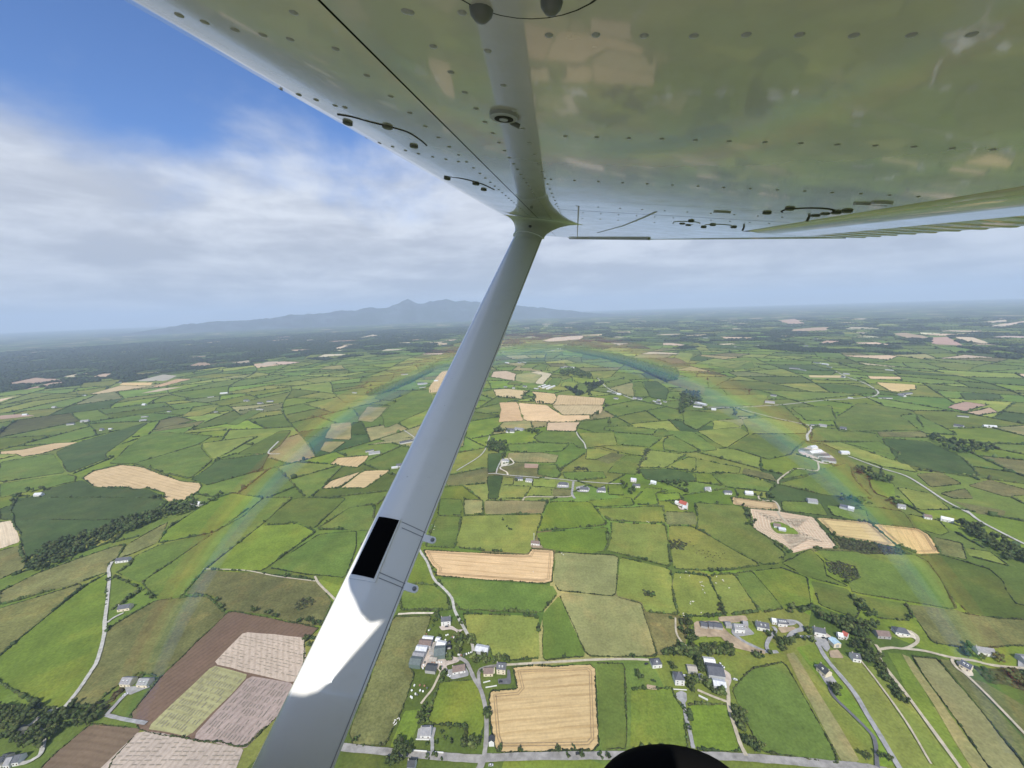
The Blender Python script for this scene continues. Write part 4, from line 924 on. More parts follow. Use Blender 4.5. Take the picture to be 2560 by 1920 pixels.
tree_pts('C', '1880,920 1850,950 1870,980 2050,990 2060,1010 1950,1000 1030,1170 1050,1195 1080,1180 1060,1215 1240,1000 600,1540 560,1560 530,1520 1240,1610 1330,1600 1380,1620', 3.6)
tree_pts('A', '1900,770 1930,780 1960,780 1880,880 1900,920 1920,880 1840,770 1700,735 1650,715 1560,705 800,620 760,650 870,570 910,600 940,620 1330,640 1360,680', 3.8)
tree_pts('Q', '1400,1235 1460,1215 1500,1195 1540,1180 1620,1150 1680,1120 1720,1080 1740,1065 330,1030 345,1040 230,1050 120,1090 90,1130 150,1085 1260,1090 1300,1095 1230,1095', 6.0)
tree_pts('P', '205,420 235,425 270,425 300,425 330,425 355,425 380,425 460,415 480,395 500,380 520,370 540,360 590,400 610,405 615,430 590,450 560,460 480,440 640,475 660,478 690,480 1270,600 1290,605 1240,625 1300,600 1510,345 1370,560 1385,500 1630,525 1045,240 1290,210', 6.0)
wood('L', '0,200 200,195 210,300 0,315', 11, 6.0, (2, 3)); wood('L', '180,240 215,290 200,380 160,430 150,380', 9, 5.0, (2, 3))
wood('A', '150,400 300,290 560,220 780,140 900,100 1180,20 1220,50 900,175 600,290 260,455 180,450', 9.5, 5.5, (0, 2, 3))
wood('A', '0,1300 300,1325 480,1310 640,1330 560,1400 350,1455 300,1520 100,1590 170,1480 -50,1560', 8.5, 4.8, (0, 2, 3))
wood('C', '780,670 960,680 980,740 1250,760 1300,800 1270,880 1190,890 1160,850 1020,780 920,720 760,710', 8.0, 4.6, (0, 2, 4, 1))
wood('C', '100,760 160,780 190,900 150,910 90,830', 6, 4.0, (2, 3, 6)); wood('C', '1130,880 1250,880 1330,1000 1290,1040 1180,960', 7, 4.6, (0, 2, 3))
wood('C', '1285,1030 1330,1030 1400,1130 1530,1320 1480,1280 1390,1190', 4.2, 3.2, (0, 2)); wood('C', '420,1290 500,1290 520,1500 600,1530 560,1580 490,1560 440,1430', 7, 4.0, (0, 1, 2))
wood('C', '1780,160 1900,170 1990,230 2250,360 2250,410 2080,380 2000,290 1850,220', 10, 5.5, (0, 2, 3)); wood('C', '2080,1070 2260,1090 2260,1210 2130,1150', 7, 4.2, (0, 2, 3))
wood('C', '1190,640 1230,640 1310,740 1260,750', 7, 3.8, (0, 2)); wood('L', '1490,680 1570,700 1640,720 1600,790 1500,740', 9, 4.5, (0, 2, 3))
wood('L', '60,70 210,60 200,100 60,95', 10, 5.5, (0, 2, 3)); wood('L', '400,70 560,80 600,90 500,110 420,90', 10, 5, (0, 2, 3)); wood('L', '1900,660 2080,640 2212,690 2212,710 2000,690', 9, 5, (0, 2, 3))
wood('M', '660,50 780,45 800,80 690,80', 10, 5, (0, 2)); wood('M', '1200,60 1420,95 1600,130 1600,145 1390,110', 11, 5, (0, 2, 3)); wood('M', '1640,100 1760,110 1780,150 1680,150', 10, 5, (0, 2)); wood('M', '560,280 640,270 640,300 590,300', 7, 4, (0, 2))
wood('F', '1150,1390 1250,1430 1330,1450 1450,1490 1430,1500 1280,1480 1200,1440', 13, 6, (0, 2, 3)); wood('F', '100,960 150,930 220,940 230,1000 130,1030 110,1100 90,1080', 16, 7, (0, 2, 3))
wood('F', '1620,1200 1800,1250 2000,1270 2060,1300 1820,1330 1680,1270', 18, 7, (0, 2, 3)); wood('P', '1500,1 1620,10 1900,120 2180,150 2190,190 2060,250 1960,200 1800,120', 13, 8, (6, 5, 2)); wood('E', '1500,650 1720,692 1850,710 1960,745 2100,785 2195,800 2200,862 2120,872 1990,812 1880,772 1740,728 1520,682', 14, 6.5, (2, 3, 0)); wood('E', '270,945 420,890 560,850 700,775 700,800 560,880 430,932 300,962', 15, 7, (0, 2, 3))
wood('P', '870,130 1060,100 1240,170 1220,210 1000,170 900,180', 17, 7, (0, 2, 3)); wood('P', '1180,280 1240,320 1240,400 1200,400', 15, 6, (0, 2))
TREES = [(q, r * 1.0, k_) for q, r, k_ in TREES] + [(q, r, random.randrange(4)) for q, r in HTREES]
def tsize(t): 
    P = np.array([t[0][0], t[0][1], 4.0]); q = P - CAM; zc = q @ CF; return t[1] / zc if zc > 50 else 0
vis = []
for t in TREES:
    x, y = proj([*t[0], 3.0])
    if -40 < x < 2260 and y < 1720: vis.append((tsize(t), t, x, y))
vis.sort(key=lambda q: -q[0])
for _, (q, r, k_), x, y in vis[:295]:
    e = empty('tree', (q[0], q[1], 0.35), random.random() * 6); e.scale = (r, r, r * random.uniform(.9, 1.15))
    link('crown', KIND[k_], e); link('trunk', TRK[k_ % 3], e)
    want(e, 'dark conical tree' if k_ > 4 else ('large' if r > 4.6 else 'medium' if r > 3.0 else 'small') + ' leafy tree', x, y, 'tree', 'trees of the farmland')
rest = [v for v in vis[295:]]
if rest:
    n = len(rest); Q = np.array([v[1][0] for v in rest]); r = np.array([v[1][1] for v in rest]); con = np.array([v[1][2] > 4 for v in rest])
    PP, SS = [], []
    for k in range(5):
        off = RNG.normal(0, .42, (n, 3)) * r[:, None]; off[:, 2] = np.abs(off[:, 2]) + r * (.75 + .1 * k); PP.append(np.concatenate([Q, np.zeros((n, 1))], 1) + off); SS.append(np.stack([r * .5, r * .5, r * np.where(con, .9, .5)], 1) * RNG.uniform(.7, 1.2, (n, 1)))
    Vv, Tt, Cc = clumps(np.vstack(PP), np.vstack(SS), RNG.random(n * 5) * 6, leafcol(n * 5, RNG, GRN * .95, .3), 1, 77)
    o = link('far_trees', mesh_np('far_trees', Vv, Tt, M['leaf'], Cc)); tag(o, 'dark trees of the far copses and hedges, too small to tell apart', 'trees', kind='stuff')
# far woods: the wooded cells, coloured darker to stand in for cloud shadow
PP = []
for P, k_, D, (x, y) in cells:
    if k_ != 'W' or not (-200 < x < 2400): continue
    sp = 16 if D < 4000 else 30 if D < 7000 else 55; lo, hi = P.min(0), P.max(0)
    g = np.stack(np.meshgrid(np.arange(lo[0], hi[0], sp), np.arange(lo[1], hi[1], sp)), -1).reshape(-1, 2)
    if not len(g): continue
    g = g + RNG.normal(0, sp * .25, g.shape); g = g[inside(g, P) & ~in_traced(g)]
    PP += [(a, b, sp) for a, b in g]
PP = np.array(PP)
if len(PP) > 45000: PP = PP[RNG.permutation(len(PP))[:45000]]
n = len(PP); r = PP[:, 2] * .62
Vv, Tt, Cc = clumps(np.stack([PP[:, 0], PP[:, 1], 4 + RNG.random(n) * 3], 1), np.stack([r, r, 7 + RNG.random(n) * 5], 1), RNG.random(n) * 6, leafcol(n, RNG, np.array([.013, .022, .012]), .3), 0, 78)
o = link('forest', mesh_np('forest', Vv, Tt, M['leaf'], Cc)); tag(o, 'far woods and plantations below the skyline, darkened for cloud shadow', 'forest', kind='stuff')
# gorse and scrub on the dark patches
PP = []
for t_, s, sp in (('C', '990,400 1080,390 1180,440 1197,490 1120,502 1020,460', 3.0), ('C', '1050,245 1440,305 1540,350 1230,345 1090,310', 4.2), ('C', '25,260 100,258 145,290 120,318 40,315', 3.6),
                  ('A', '1815,650 1850,620 1930,615 1945,640 1900,670 1850,690 1815,690', 3.0), ('B', '1985,570 2060,580 2060,610 2000,600', 3.2), ('C', '320,650 360,650 390,720 350,730', 2.6), ('C', '1900,1045 2250,1070 2250,1180 2100,1145 1990,1135', 5.0),
                  ('L', '960,470 1100,490 1110,515 960,510', 5), ('L', '760,470 850,500 800,525 760,510', 5), ('L', '1740,270 1785,275 1770,370 1700,440 1670,560 1640,560 1670,430', 6), ('C', '980,730 1250,770 1290,800 1120,790', 4), ('A', '560,1290 850,1090 900,1080 700,1230 640,1320', 5)):
    P = gpts(t_, s); lo, hi = P.min(0), P.max(0)
    g = np.stack(np.meshgrid(np.arange(lo[0], hi[0], sp), np.arange(lo[1], hi[1], sp)), -1).reshape(-1, 2); g = g + RNG.normal(0, sp * .3, g.shape); g = g[inside(g, P)]; PP += [(a, b, sp) for a, b in g]
PP = np.array(PP); n = len(PP); r = PP[:, 2] * .6
Vv, Tt, Cc = clumps(np.stack([PP[:, 0], PP[:, 1], .6 + RNG.random(n) * .6], 1), np.stack([r, r, .7 + RNG.random(n) * .9], 1), RNG.random(n) * 6, leafcol(n, RNG, np.array([.048, .054, .024]), .3), 1, 79)
o = link('gorse', mesh_np('gorse', Vv, Tt, M['leaf'], Cc)); tag(o, 'dark gorse and scrub filling the rough corners of fields', 'gorse', kind='stuff')

# ------------------------------------------------------------------ buildings
WALL = {'dull': plain('weathered_render', (.52, .51, .48), .9, .2, var=.15), 'white': plain('white_render', (.66, .65, .61), .85, .2, var=.08), 'cream': plain('cream_render', (.66, .58, .42), .85, .2, var=.08), 'block': plain('grey_block', (.36, .35, .33), .9, .2, var=.15),
        'tin': plain('tin_cladding', (.42, .43, .43), .6, .3, var=.12), 'green_tin': plain('green_cladding', (.12, .16, .14), .6, .3, var=.1)}
ROOF = {}
for k_, c_ in dict(slate=(.085, .09, .105), grey=(.24, .24, .25), pale=(.52, .54, .56), white=(.62, .63, .63), brown=(.17, .125, .105), dark=(.045, .05, .055), green=(.10, .125, .12), red=(.36, .085, .06), blue=(.36, .50, .58), beige=(.36, .33, .28), black=(.02, .02, .022)).items():
    mm, t, b = mat('roof_' + k_); b.inputs['Roughness'].default_value = .55 if k_ in ('white', 'pale', 'blue', 'green') else .8
    tn = t.node('ShaderNodeTexCoord'); s2 = t.node('ShaderNodeSeparateXYZ'); t.l.new(tn.outputs['Object'], s2.inputs[0])
    rib = t.math('SINE', t.math('MULTIPLY', s2.outputs[0], 2 * math.pi / 1.1)); n_ = t.noise(tn.outputs['Object'], .35, 5, .65)
    cc = t.mix(1.0, (*c_, 1), t.mix(t.maprange(n_, .3, .7), (.72, .72, .72, 1), (1.25, 1.22, 1.18, 1)), 'MULTIPLY')
    cc = t.mix(t.maprange(rib, .5, 1.0, 0, .22), cc, t.mix(1.0, cc, (.6, .6, .6, 1), 'MULTIPLY')); t.l.new(cc, b.inputs['Base Color']); ROOF[k_] = mm
GLASS = plain('window_glass', (.03, .035, .04), .15, .6); DOORM = plain('painted_door', (.10, .06, .04), .6); TRIM = plain('chimney_brick', (.40, .36, .31), .9)
def building(tl, a, b, wid, eave, wall, roofk, look, detail=1, hip=False, chim=0, dorm=0, pitch=None, house=True):
    p, q = gnd(*px(tl, *a)), gnd(*px(tl, *b)); d = q - p; L = max(np.hypot(*d), 5.0); ang = math.atan2(d[1], d[0]); c = (p + q) / 2
    eave *= 1.28 if house else 1.1; nm = 'house' if house else 'shed'; e = empty(nm, (c[0], c[1], .95), ang); hl, hw = L / 2, wid / 2; rh = wid * (pitch or (.42 if house else .22)); 
    V, F = [], []
    hb_ = 0 if not hip else hw * .9
    for zz in (-.6, eave): V += [(-hl, -hw, zz), (hl, -hw, zz), (hl, hw, zz), (-hl, hw, zz)]
    F = [(0, 1, 5, 4), (1, 2, 6, 5), (2, 3, 7, 6), (3, 0, 4, 7)]
    if not hip: V += [(-hl, 0, eave + rh - .05), (hl, 0, eave + rh - .05)]; F += [(5, 6, 9), (7, 4, 8)]
    link('wall', mesh('wall', V, F, WALL[wall]), e)
    o_, th = .35, .18; rl = hl + (.15 if not hip else o_); ez = eave - o_ * rh / hw + .04
    top = [(-rl + (hb_ + o_ if hip else 0), 0, eave + rh), (rl - (hb_ + o_ if hip else 0), 0, eave + rh)]
    eav = [(-rl, -hw - o_, ez), (rl, -hw - o_, ez), (rl, hw + o_, ez), (-rl, hw + o_, ez)]
    V = eav + top + [(x, y, zz - th) for x, y, zz in eav + top]
    F = [(0, 1, 5, 4), (2, 3, 4, 5), (6, 10, 11, 7), (8, 11, 10, 9), (0, 6, 7, 1), (2, 8, 9, 3)]
    F += [(1, 2, 5), (3, 0, 4), (7, 11, 8), (9, 10, 6), (1, 7, 8, 2), (3, 9, 6, 0)] if hip else [(0, 4, 10, 6), (4, 3, 9, 10), (1, 7, 11, 5), (5, 11, 8, 2)]
    rf = link('roof', mesh('roof', V, F, ROOF[roofk]), e)
    for k in range(chim):
        x = (-1 if k == 0 else 1) * (hl - .6 - hb_); V, F = [], []; box(V, F, (x, 0, eave + rh + .35), (.95, .7, 1.5)); box(V, F, (x, 0, eave + rh + 1.2), (.5, .3, .35)); link('chimney', mesh('chimney', V, F, TRIM), rf)
    for k in range(dorm):
        x = -hl + L * (k + 1) / (dorm + 1); y = -hw * .62; V, F = [], []; box(V, F, (x, y, eave + rh * .5), (1.5, 1.6, 1.5)); link('dormer', mesh('dormer', V, F, WALL['white']), rf)
        V, F = [], []; box(V, F, (x, y - .82, eave + rh * .55), (1.1, .06, .9)); link('dormer_window', mesh('dormer_window', V, F, GLASS), rf)
    if detail and house:
        nw = max(2, int(L / 4.2)); wm = {}
        for side in (-1, 1):
            for k in range(nw):
                x = -hl + L * (k + .5) / nw
                if side < 0 and k == nw // 2:
                    V, F = [], []; box(V, F, (x, -hw - .02, 1.0), (1.0, .09, 2.0)); link('door', mesh('door', V, F, DOORM), e)
                for fl in range(1 if eave < 5.5 else 2):
                    if side < 0 and k == nw // 2 and fl == 0: continue
                    if 'w' not in wm: V, F = [], []; box(V, F, (0, 0, 0), (1.4, .08, 1.2)); wm['w'] = mesh('window', V, F, GLASS)
                    o = link('window', wm['w'], e); o.location = (x, side * (hw + .015), 1.5 + fl * 2.7)
    elif detail:
        V, F = [], []; box(V, F, (hl + .02, 0, eave * .42), (.08, wid * .45, eave * .84)); link('door', mesh('door', V, F, WALL['block']), e)
    x, y = proj([c[0], c[1], 2.0]); want(e, look, x, y, 'house' if house else 'shed', 'farm and country buildings')
    return e
Hs = [  # tile, ridge ends, width, eave, wall, roof, look, options
 ('G', (720, 280), (880, 265), 8, 5.2, 'white', 'slate', 'white two storey farmhouse with dark slate roof', dict(chim=2)),
 ('G', (910, 1110), (1130, 1070), 8.5, 2.7, 'white', 'brown', 'long white bungalow with brown roof', dict(chim=1)),
 ('G', (1450, 1135), (1610, 1130), 8, 2.8, 'cream', 'brown', 'cream bungalow with brownish roof', {}),
 ('G', (1680, 1085), (1830, 1095), 9, 5.0, 'cream', 'slate', 'cream house with slate roof', dict(chim=1, dorm=2)),
 ('H', (610, 490), (780, 490), 9, 3.0, 'white', 'grey', 'white bungalow with grey roof', dict(chim=2)),
 ('H', (1755, 610), (1750, 690), 5, 3.6, 'white', 'dark', 'tiny white cottage with black roof', {}),
 ('H', (400, 1030), (520, 1035), 7, 3.5, 'white', 'dark', 'white house at the bottom edge', dict(chim=1)),
 ('I', (330, 445), (490, 430), 8, 3.6, 'white', 'slate', 'white villa with blue grey hipped roof', dict(hip=True, dorm=1)),
 ('I', (720, 715), (880, 725), 9.5, 5.4, 'white', 'slate', 'white hipped roof farmhouse of two storeys', dict(hip=True, chim=2)),
 ('J', (700, 400), (830, 410), 9, 4.2, 'white', 'grey', 'white house with three dormers', dict(dorm=3)),
 ('J', (820, 340), (885, 350), 6, 3.4, 'block', 'grey', 'small grey garage', {}),
 ('J', (1000, 360), (1160, 390), 9.5, 3.6, 'white', 'slate', 'white house with slate roof and gables', dict(dorm=2, chim=1)),
 ('J', (1270, 320), (1390, 332), 8, 3.4, 'white', 'slate', 'white house with row of dormers', dict(dorm=4)),
 ('J', (1210, 300), (1250, 306), 6, 3, 'white', 'pale', 'small white garage', {}),
 ('J', (1750, 430), (1900, 460), 8.5, 3.6, 'white', 'slate', 'white walled house with slate roof', dict(chim=2)),
 ('J', (2070, 490), (2130, 502), 6, 3, 'white', 'white', 'small white outhouse', {}),
 ('J', (2140, 480), (2200, 512), 6.5, 3.4, 'white', 'red', 'house with bright red roof', {}),
 ('K', (190, 530), (280, 610), 9, 3.6, 'cream', 'dark', 'cream house with dark roof', dict(chim=2, dorm=1)),
 ('K', (500, 425), (580, 437), 8, 3.6, 'white', 'slate', 'white slate roofed house', dict(dorm=1, chim=1)),
 ('K', (740, 195), (870, 205), 8.5, 2.8, 'block', 'brown', 'brown roofed bungalow in a garden', {}),
 ('K', (920, 158), (1060, 184), 9, 2.8, 'white', 'slate', 'white bungalow with dark hipped roof', dict(hip=True)),
 ('K', (1720, 355), (1900, 382), 8.5, 2.9, 'white', 'grey', 'long white bungalow with grey roof', dict(chim=1)),
 ('K', (1580, 490), (1690, 550), 8.5, 3.2, 'cream', 'slate', 'cream house with slate roof', dict(dorm=2)),
 ('L', (300, 620), (385, 620), 9, 3, 'white', 'slate', 'white bungalow with slate roof', {}), ('L', (420, 634), (490, 642), 9, 3, 'white', 'grey', 'white bungalow with grey roof', {}),
 ('L', (780, 680), (880, 685), 11, 3.2, 'white', 'slate', 'large white bungalow with slate roof', dict(hip=True)), ('L', (1020, 735), (1110, 740), 10, 3.2, 'white', 'slate', 'white bungalow with slate roof', {}),
 ('L', (1215, 745), (1300, 750), 10, 3.2, 'white', 'slate', 'white bungalow with slate roof', {}), ('L', (1580, 632), (1640, 640), 9, 3.2, 'white', 'pale', 'white house with pale roof', {}),
 ('L', (1600, 695), (1680, 700), 8, 3.2, 'white', 'slate', 'white farmhouse among trees', {}), ('L', (1800, 655), (1860, 668), 7, 3.2, 'white', 'white', 'white house with white roof', {}),
 ('L', (2120, 890), (2200, 918), 11, 4.0, 'white', 'red', 'farmhouse with red roof', {}), ('L', (160, 420), (230, 428), 8, 4, 'white', 'grey', 'white farmhouse', {}),
 ('M', (250, 20), (295, 22), 8, 3.2, 'white', 'pale', 'white house with pale roof', {}), ('M', (400, 44), (455, 48), 8, 3.2, 'white', 'slate', 'white house with slate roof', {}),
 ('M', (1730, 150), (1790, 160), 8, 3.2, 'white', 'grey', 'white house with grey roof', {}), ('M', (1930, 230), (1990, 240), 8, 3.2, 'white', 'brown', 'white house with brown roof', {}),
 ('M', (780, 300), (830, 308), 8, 3.2, 'white', 'brown', 'white house in the garden island', {}), ('M', (2060, 245), (2160, 268), 8, 3.2, 'white', 'white', 'long white house', {}),
 ('N', (1560, 345), (1690, 352), 9, 3.0, 'cream', 'grey', 'cream bungalow with grey roof', dict(dorm=2)), ('N', (1770, 358), (1900, 362), 9, 3.0, 'cream', 'grey', 'cream bungalow with grey roof', dict(dorm=2)),
 ('N', (0, 1365), (60, 1352), 8, 3, 'white', 'dark', 'white house with dark roof', {}), ('N', (75, 1318), (130, 1322), 8, 3, 'cream', 'dark', 'cream house with dark roof', {}), ('N', (120, 1365), (175, 1358), 8, 3, 'white', 'grey', 'white house with grey roof', {}), ('N', (225, 1332), (285, 1322), 8, 3, 'white', 'slate', 'white house with slate roof', {}),
 ('N', (240, 960), (300, 975), 8, 3, 'cream', 'dark', 'cream house under trees', {}),
 ('A', (720, 395), (800, 385), 8, 3, 'white', 'slate', 'white bungalow with slate roof', {}), ('A', (735, 690), (810, 678), 8.5, 3, 'cream', 'slate', 'cream bungalow with slate roof', dict(chim=1)),
 ('B', (1298, 285), (1350, 290), 7, 3.2, 'white', 'brown', 'small white building at the mast', {}),
 ('Q', (1560, 1145), (1590, 1150), 9, 3.5, 'white', 'white', 'white house among stream trees', {}), ('Q', (280, 1075), (340, 1072), 8, 3.2, 'white', 'pale', 'white house by dark trees', {})]
for tl, a, b, wd, ev, wl, rk, look, op in Hs: building(tl, a, b, wd, ev, wl, rk, look, **op)
Ss = [('G', (400, 575), (578, 592), 6.5, 4.2, 'tin', 'white', 'white roofed shed of the long row'), ('G', (345, 645), (555, 664), 9, 4.4, 'tin', 'brown', 'brown roofed shed of the long row'),
 ('G', (290, 750), (478, 770), 9, 4.2, 'tin', 'pale', 'pale grey roofed shed of the long row'), ('G', (235, 858), (430, 880), 9, 4.2, 'tin', 'grey', 'grey roofed shed of the long row'),
 ('G', (190, 968), (380, 990), 11, 4.6, 'green_tin', 'green', 'dark green roofed shed of the long row'), ('G', (628, 592), (698, 606), 6, 4, 'tin', 'white', 'small white roofed shed'),
 ('G', (645, 660), (550, 830), 6.5, 3.6, 'block', 'beige', 'narrow beige roofed shed'), ('G', (650, 672), (795, 700), 9, 4.4, 'tin', 'white', 'white roofed shed with rooflights'),
 ('G', (600, 820), (790, 800), 14, 5.0, 'green_tin', 'green', 'big dark green roofed barn'), ('G', (520, 915), (645, 930), 6, 3, 'block', 'beige', 'low shed with green and tan roof'),
 ('G', (460, 1070), (632, 1090), 9, 3.6, 'block', 'dark', 'black roofed shed with pale wall'), ('G', (1315, 735), (1530, 775), 9.5, 3.6, 'tin', 'pale', 'pale grey shed with dark panels'),
 ('I', (1230, 410), (1425, 432), 8.5, 4.2, 'tin', 'white', 'pale pink roofed shed'), ('I', (1290, 570), (1570, 610), 15, 5.0, 'tin', 'slate', 'big dark roofed barn'),
 ('I', (1390, 790), (1612, 830), 8.5, 4.2, 'tin', 'pale', 'pale grey roofed shed'), ('I', (950, 530), (1110, 545), 7.5, 3.4, 'block', 'beige', 'old shed with mossy grey roof'), ('I', (1180, 645), (1205, 720), 4.5, 3, 'block', 'grey', 'narrow grey shed'),
 ('J', (270, 345), (355, 362), 7.5, 3.4, 'block', 'slate', 'unfinished grey house shell'), ('J', (372, 352), (428, 362), 8, 3.4, 'block', 'slate', 'unfinished dark house shell'), ('J', (435, 358), (550, 376), 8, 3.4, 'block', 'slate', 'longer unfinished house shell'), ('J', (590, 345), (668, 350), 7, 3, 'block', 'grey', 'low grey store'),
 ('J', (1990, 555), (2070, 635), 8.5, 4.4, 'cream', 'blue', 'pale blue roofed shed with yellow end'), ('K', (2165, 450), (2290, 460), 10, 4, 'tin', 'grey', 'grey shed cut by the right edge'),
 ('M', (1035, 105), (1112, 115), 14, 4, 'tin', 'grey', 'grey roofed shed by the lane'), ('M', (1288, 148), (1348, 164), 12, 4, 'tin', 'slate', 'dark roofed shed'), ('M', (1350, 164), (1398, 176), 12, 4, 'tin', 'pale', 'pale roofed shed'), ('M', (815, 324), (870, 332), 8, 3.4, 'tin', 'pale', 'pale blue roofed shed in the garden island'),
 ('L', (2072, 878), (2112, 890), 9, 3.6, 'white', 'white', 'white shed'), ('L', (2150, 932), (2200, 942), 9, 3.6, 'white', 'pale', 'pale shed'), ('L', (210, 72), (290, 78), 14, 4.5, 'tin', 'slate', 'grey estate barn'), ('L', (300, 62), (390, 74), 13, 4.5, 'tin', 'grey', 'pale grey estate barn'), ('L', (200, 94), (292, 96), 10, 4, 'white', 'slate', 'long estate barn'),
 ('P', (650, 305), (722, 284), 12, 4, 'white', 'white', 'long white poultry shed'), ('P', (692, 315), (768, 290), 12, 4, 'white', 'white', 'long white poultry shed'), ('P', (742, 325), (822, 294), 12, 4, 'white', 'white', 'long white poultry shed'),
 ('F', (838, 1298), (905, 1312), 18, 5, 'tin', 'slate', 'grey roofed dairy shed'), ('F', (890, 1318), (962, 1308), 16, 5, 'tin', 'white', 'white roofed dairy shed'), ('F', (930, 1335), (1005, 1332), 16, 5, 'tin', 'slate', 'dark roofed dairy shed'), ('F', (960, 1358), (1048, 1366), 20, 5, 'tin', 'slate', 'wide grey roofed dairy shed'), ('F', (895, 1285), (930, 1280), 14, 5, 'white', 'pale', 'pale dairy shed'),
 ('F', (160, 1000), (215, 1010), 16, 5, 'tin', 'grey', 'grey farm shed'), ('F', (205, 1008), (258, 1020), 16, 5, 'tin', 'pale', 'pale farm shed'), ('F', (180, 1025), (235, 1030), 12, 4, 'white', 'slate', 'long farm shed'), ('F', (1080, 1312), (1132, 1314), 14, 4, 'white', 'pale', 'white farm building')]
for tl, a, b, wd, ev, wl, rk, look in Ss: building(tl, a, b, wd, ev, wl, rk, look, house=False)
FAR = '''P 265,300 300,302|360,316 385,318|480,298 515,303|600,320 645,325|885,88 925,90|930,80 965,85|985,78 1010,84|1015,88 1050,92|1128,140 1162,142|1408,350 1450,355|1480,430 1530,434|1515,383 1560,390|1460,365 1500,372|1695,428 1725,434|1735,434 1790,441|1915,462 1950,470|1950,478 2000,490|1960,455 1990,460|2030,464 2062,470|280,35 320,38|420,33 450,36|470,28 510,30
Q 1120,452 1170,450|1105,487 1160,480|795,556 818,555|862,549 888,548|530,516 590,510|640,492 705,486|1640,298 1690,292|1740,270 1800,265|2040,345 2075,348|2030,395 2082,396|2110,332 2160,330|1128,358 1155,358|1325,410 1350,410|415,378 445,378|1930,325 1965,326|655,285 680,283|945,182 958,182|1240,105 1258,105|1690,415 1720,412|180,440 220,437
F 900,1140 945,1143|950,1143 1000,1150|1080,1162 1120,1166|1130,972 1160,976|1455,952 1520,946|1440,955 1480,965|1320,975 1400,975|290,1045 320,1047|770,790 830,795|830,798 870,805|920,755 960,760|970,765 1010,770|1000,780 1030,785|1100,825 1140,828|1090,845 1110,848|1360,800 1410,805|655,958 690,962|620,1000 680,1005|1800,1085 1870,1090|1960,1150 2040,1155|1780,1145 1840,1155|1750,1280 1810,1285|430,658 445,658|570,652 585,652|700,666 720,667|780,656 800,657|860,652 885,653|240,602 270,604|920,608 945,610|250,1540 285,1540|365,1555 415,1557|495,1562 545,1566
E 280,1305 330,1295|300,1320 370,1310|470,1395 510,1390|440,1405 480,1400|490,1255 570,1240|600,890 660,885|610,910 650,905|700,870 725,868|500,830 540,828|200,940 225,942|1420,680 1440,680|1460,672 1500,672|1120,690 1150,690
A 1190,45 1235,42|1170,55 1185,58'''
for line in FAR.splitlines():
    tl, s = line.split(' ', 1)
    for i, it in enumerate(s.split('|')):
        a, b = [tuple(float(v) for v in w_.split(',')) for w_ in it.split()]
        building(tl, a, b, 7 + (i % 3) * 2, 2.8, 'dull', ['slate', 'grey', 'slate', 'pale'][i % 4], 'far white building with ' + ['slate', 'grey', 'slate', 'pale'][i % 4] + ' roof', detail=0, house=i % 3 > 0)
# ------------------------------------------------------------------ walls, mast, silage, bales
def wall_line(tl, a, b, hgt, th, label, m_=None):
    p, q = gnd(*px(tl, *a)), gnd(*px(tl, *b)); d = q - p; L = np.hypot(*d); c = (p + q) / 2; V, F = [], []
    box(V, F, (0, 0, hgt / 2), (L, th, hgt)); box(V, F, (0, 0, hgt + .05), (L + .1, th + .12, .1)); o = link('garden_wall', mesh('garden_wall', V, F, m_ or WALL['white'])); o.location = (*c, 1.1); o.rotation_euler = (0, 0, math.atan2(d[1], d[0])); tag(o, label, 'wall', 'low garden walls')
wall_line('H', (430, 775), (700, 795), 1.1, .5, 'white roadside wall below the grey roofed bungalow'); wall_line('H', (832, 806), (970, 816), 1.1, .5, 'shorter white roadside wall right of the bungalow gate')
wall_line('H', (520, 596), (735, 602), .9, .5, 'cream terrace wall in front of the grey roofed bungalow'); wall_line('I', (1150, 985), (1310, 1065), 1.6, .6, 'pale long wall of the roofless ruin'); wall_line('I', (700, 870), (945, 885), .8, .4, 'cream wall below the hipped roof farmhouse')
wall_line('J', (1770, 875), (1885, 878), 1.0, .5, 'cream wall behind the cream house by the straight road'); wall_line('J', (1790, 490), (2040, 520), 1.3, .5, 'long white wall below the white walled house'); wall_line('G', (1440, 1310), (1560, 1280), .9, .5, 'cream wall left of the green lawn'); wall_line('G', (1480, 1395), (1675, 1362), .9, .5, 'cream wall at the foot of the green lawn')
p = gnd(*px('B', 1316, 280)); e = empty('radio_mast', (*p, 1.0)); tag(e, 'thin white mast beside the long stubble field', 'mast'); STEEL = plain('galvanised_steel', (.62, .63, .63), .5, .5)
def tube(V, F, p, q, r0, r1, k=8):
    p, q = np.array(p, float), np.array(q, float); d = q - p; d /= np.linalg.norm(d); a = np.cross(d, [.31, .17, .93] if abs(d[2]) < .9 else [1, 0, 0]); a /= np.linalg.norm(a); b = np.cross(d, a); s = len(V)
    for c, r in ((p, r0), (q, r1)):
        for i in range(k): t = 2 * math.pi * i / k; V.append(c + (a * math.cos(t) + b * math.sin(t)) * r)
    F.extend([(s + i, s + (i + 1) % k, s + k + (i + 1) % k, s + k + i) for i in range(k)]); F.append(tuple(range(s + k - 1, s - 1, -1))); F.append(tuple(range(s + k, s + 2 * k)))
V, F = [], []; tube(V, F, (0, 0, -.5), (0, 0, 19), .42, .28); link('mast_pole', mesh('mast_pole', V, F, STEEL), e)
V, F = [], []
for k in range(3): a = k * 2.1; box(V, F, (.6 * math.cos(a), .6 * math.sin(a), 17.6), (.3, .3, 2.0)); tube(V, F, (0, 0, 17.6), (.6 * math.cos(a), .6 * math.sin(a), 17.6), .06, .06, 5)
link('antenna', mesh('antenna', V, F, STEEL), e)
PLAST = plain('black_plastic', (.014, .014, .016), .35, .5)
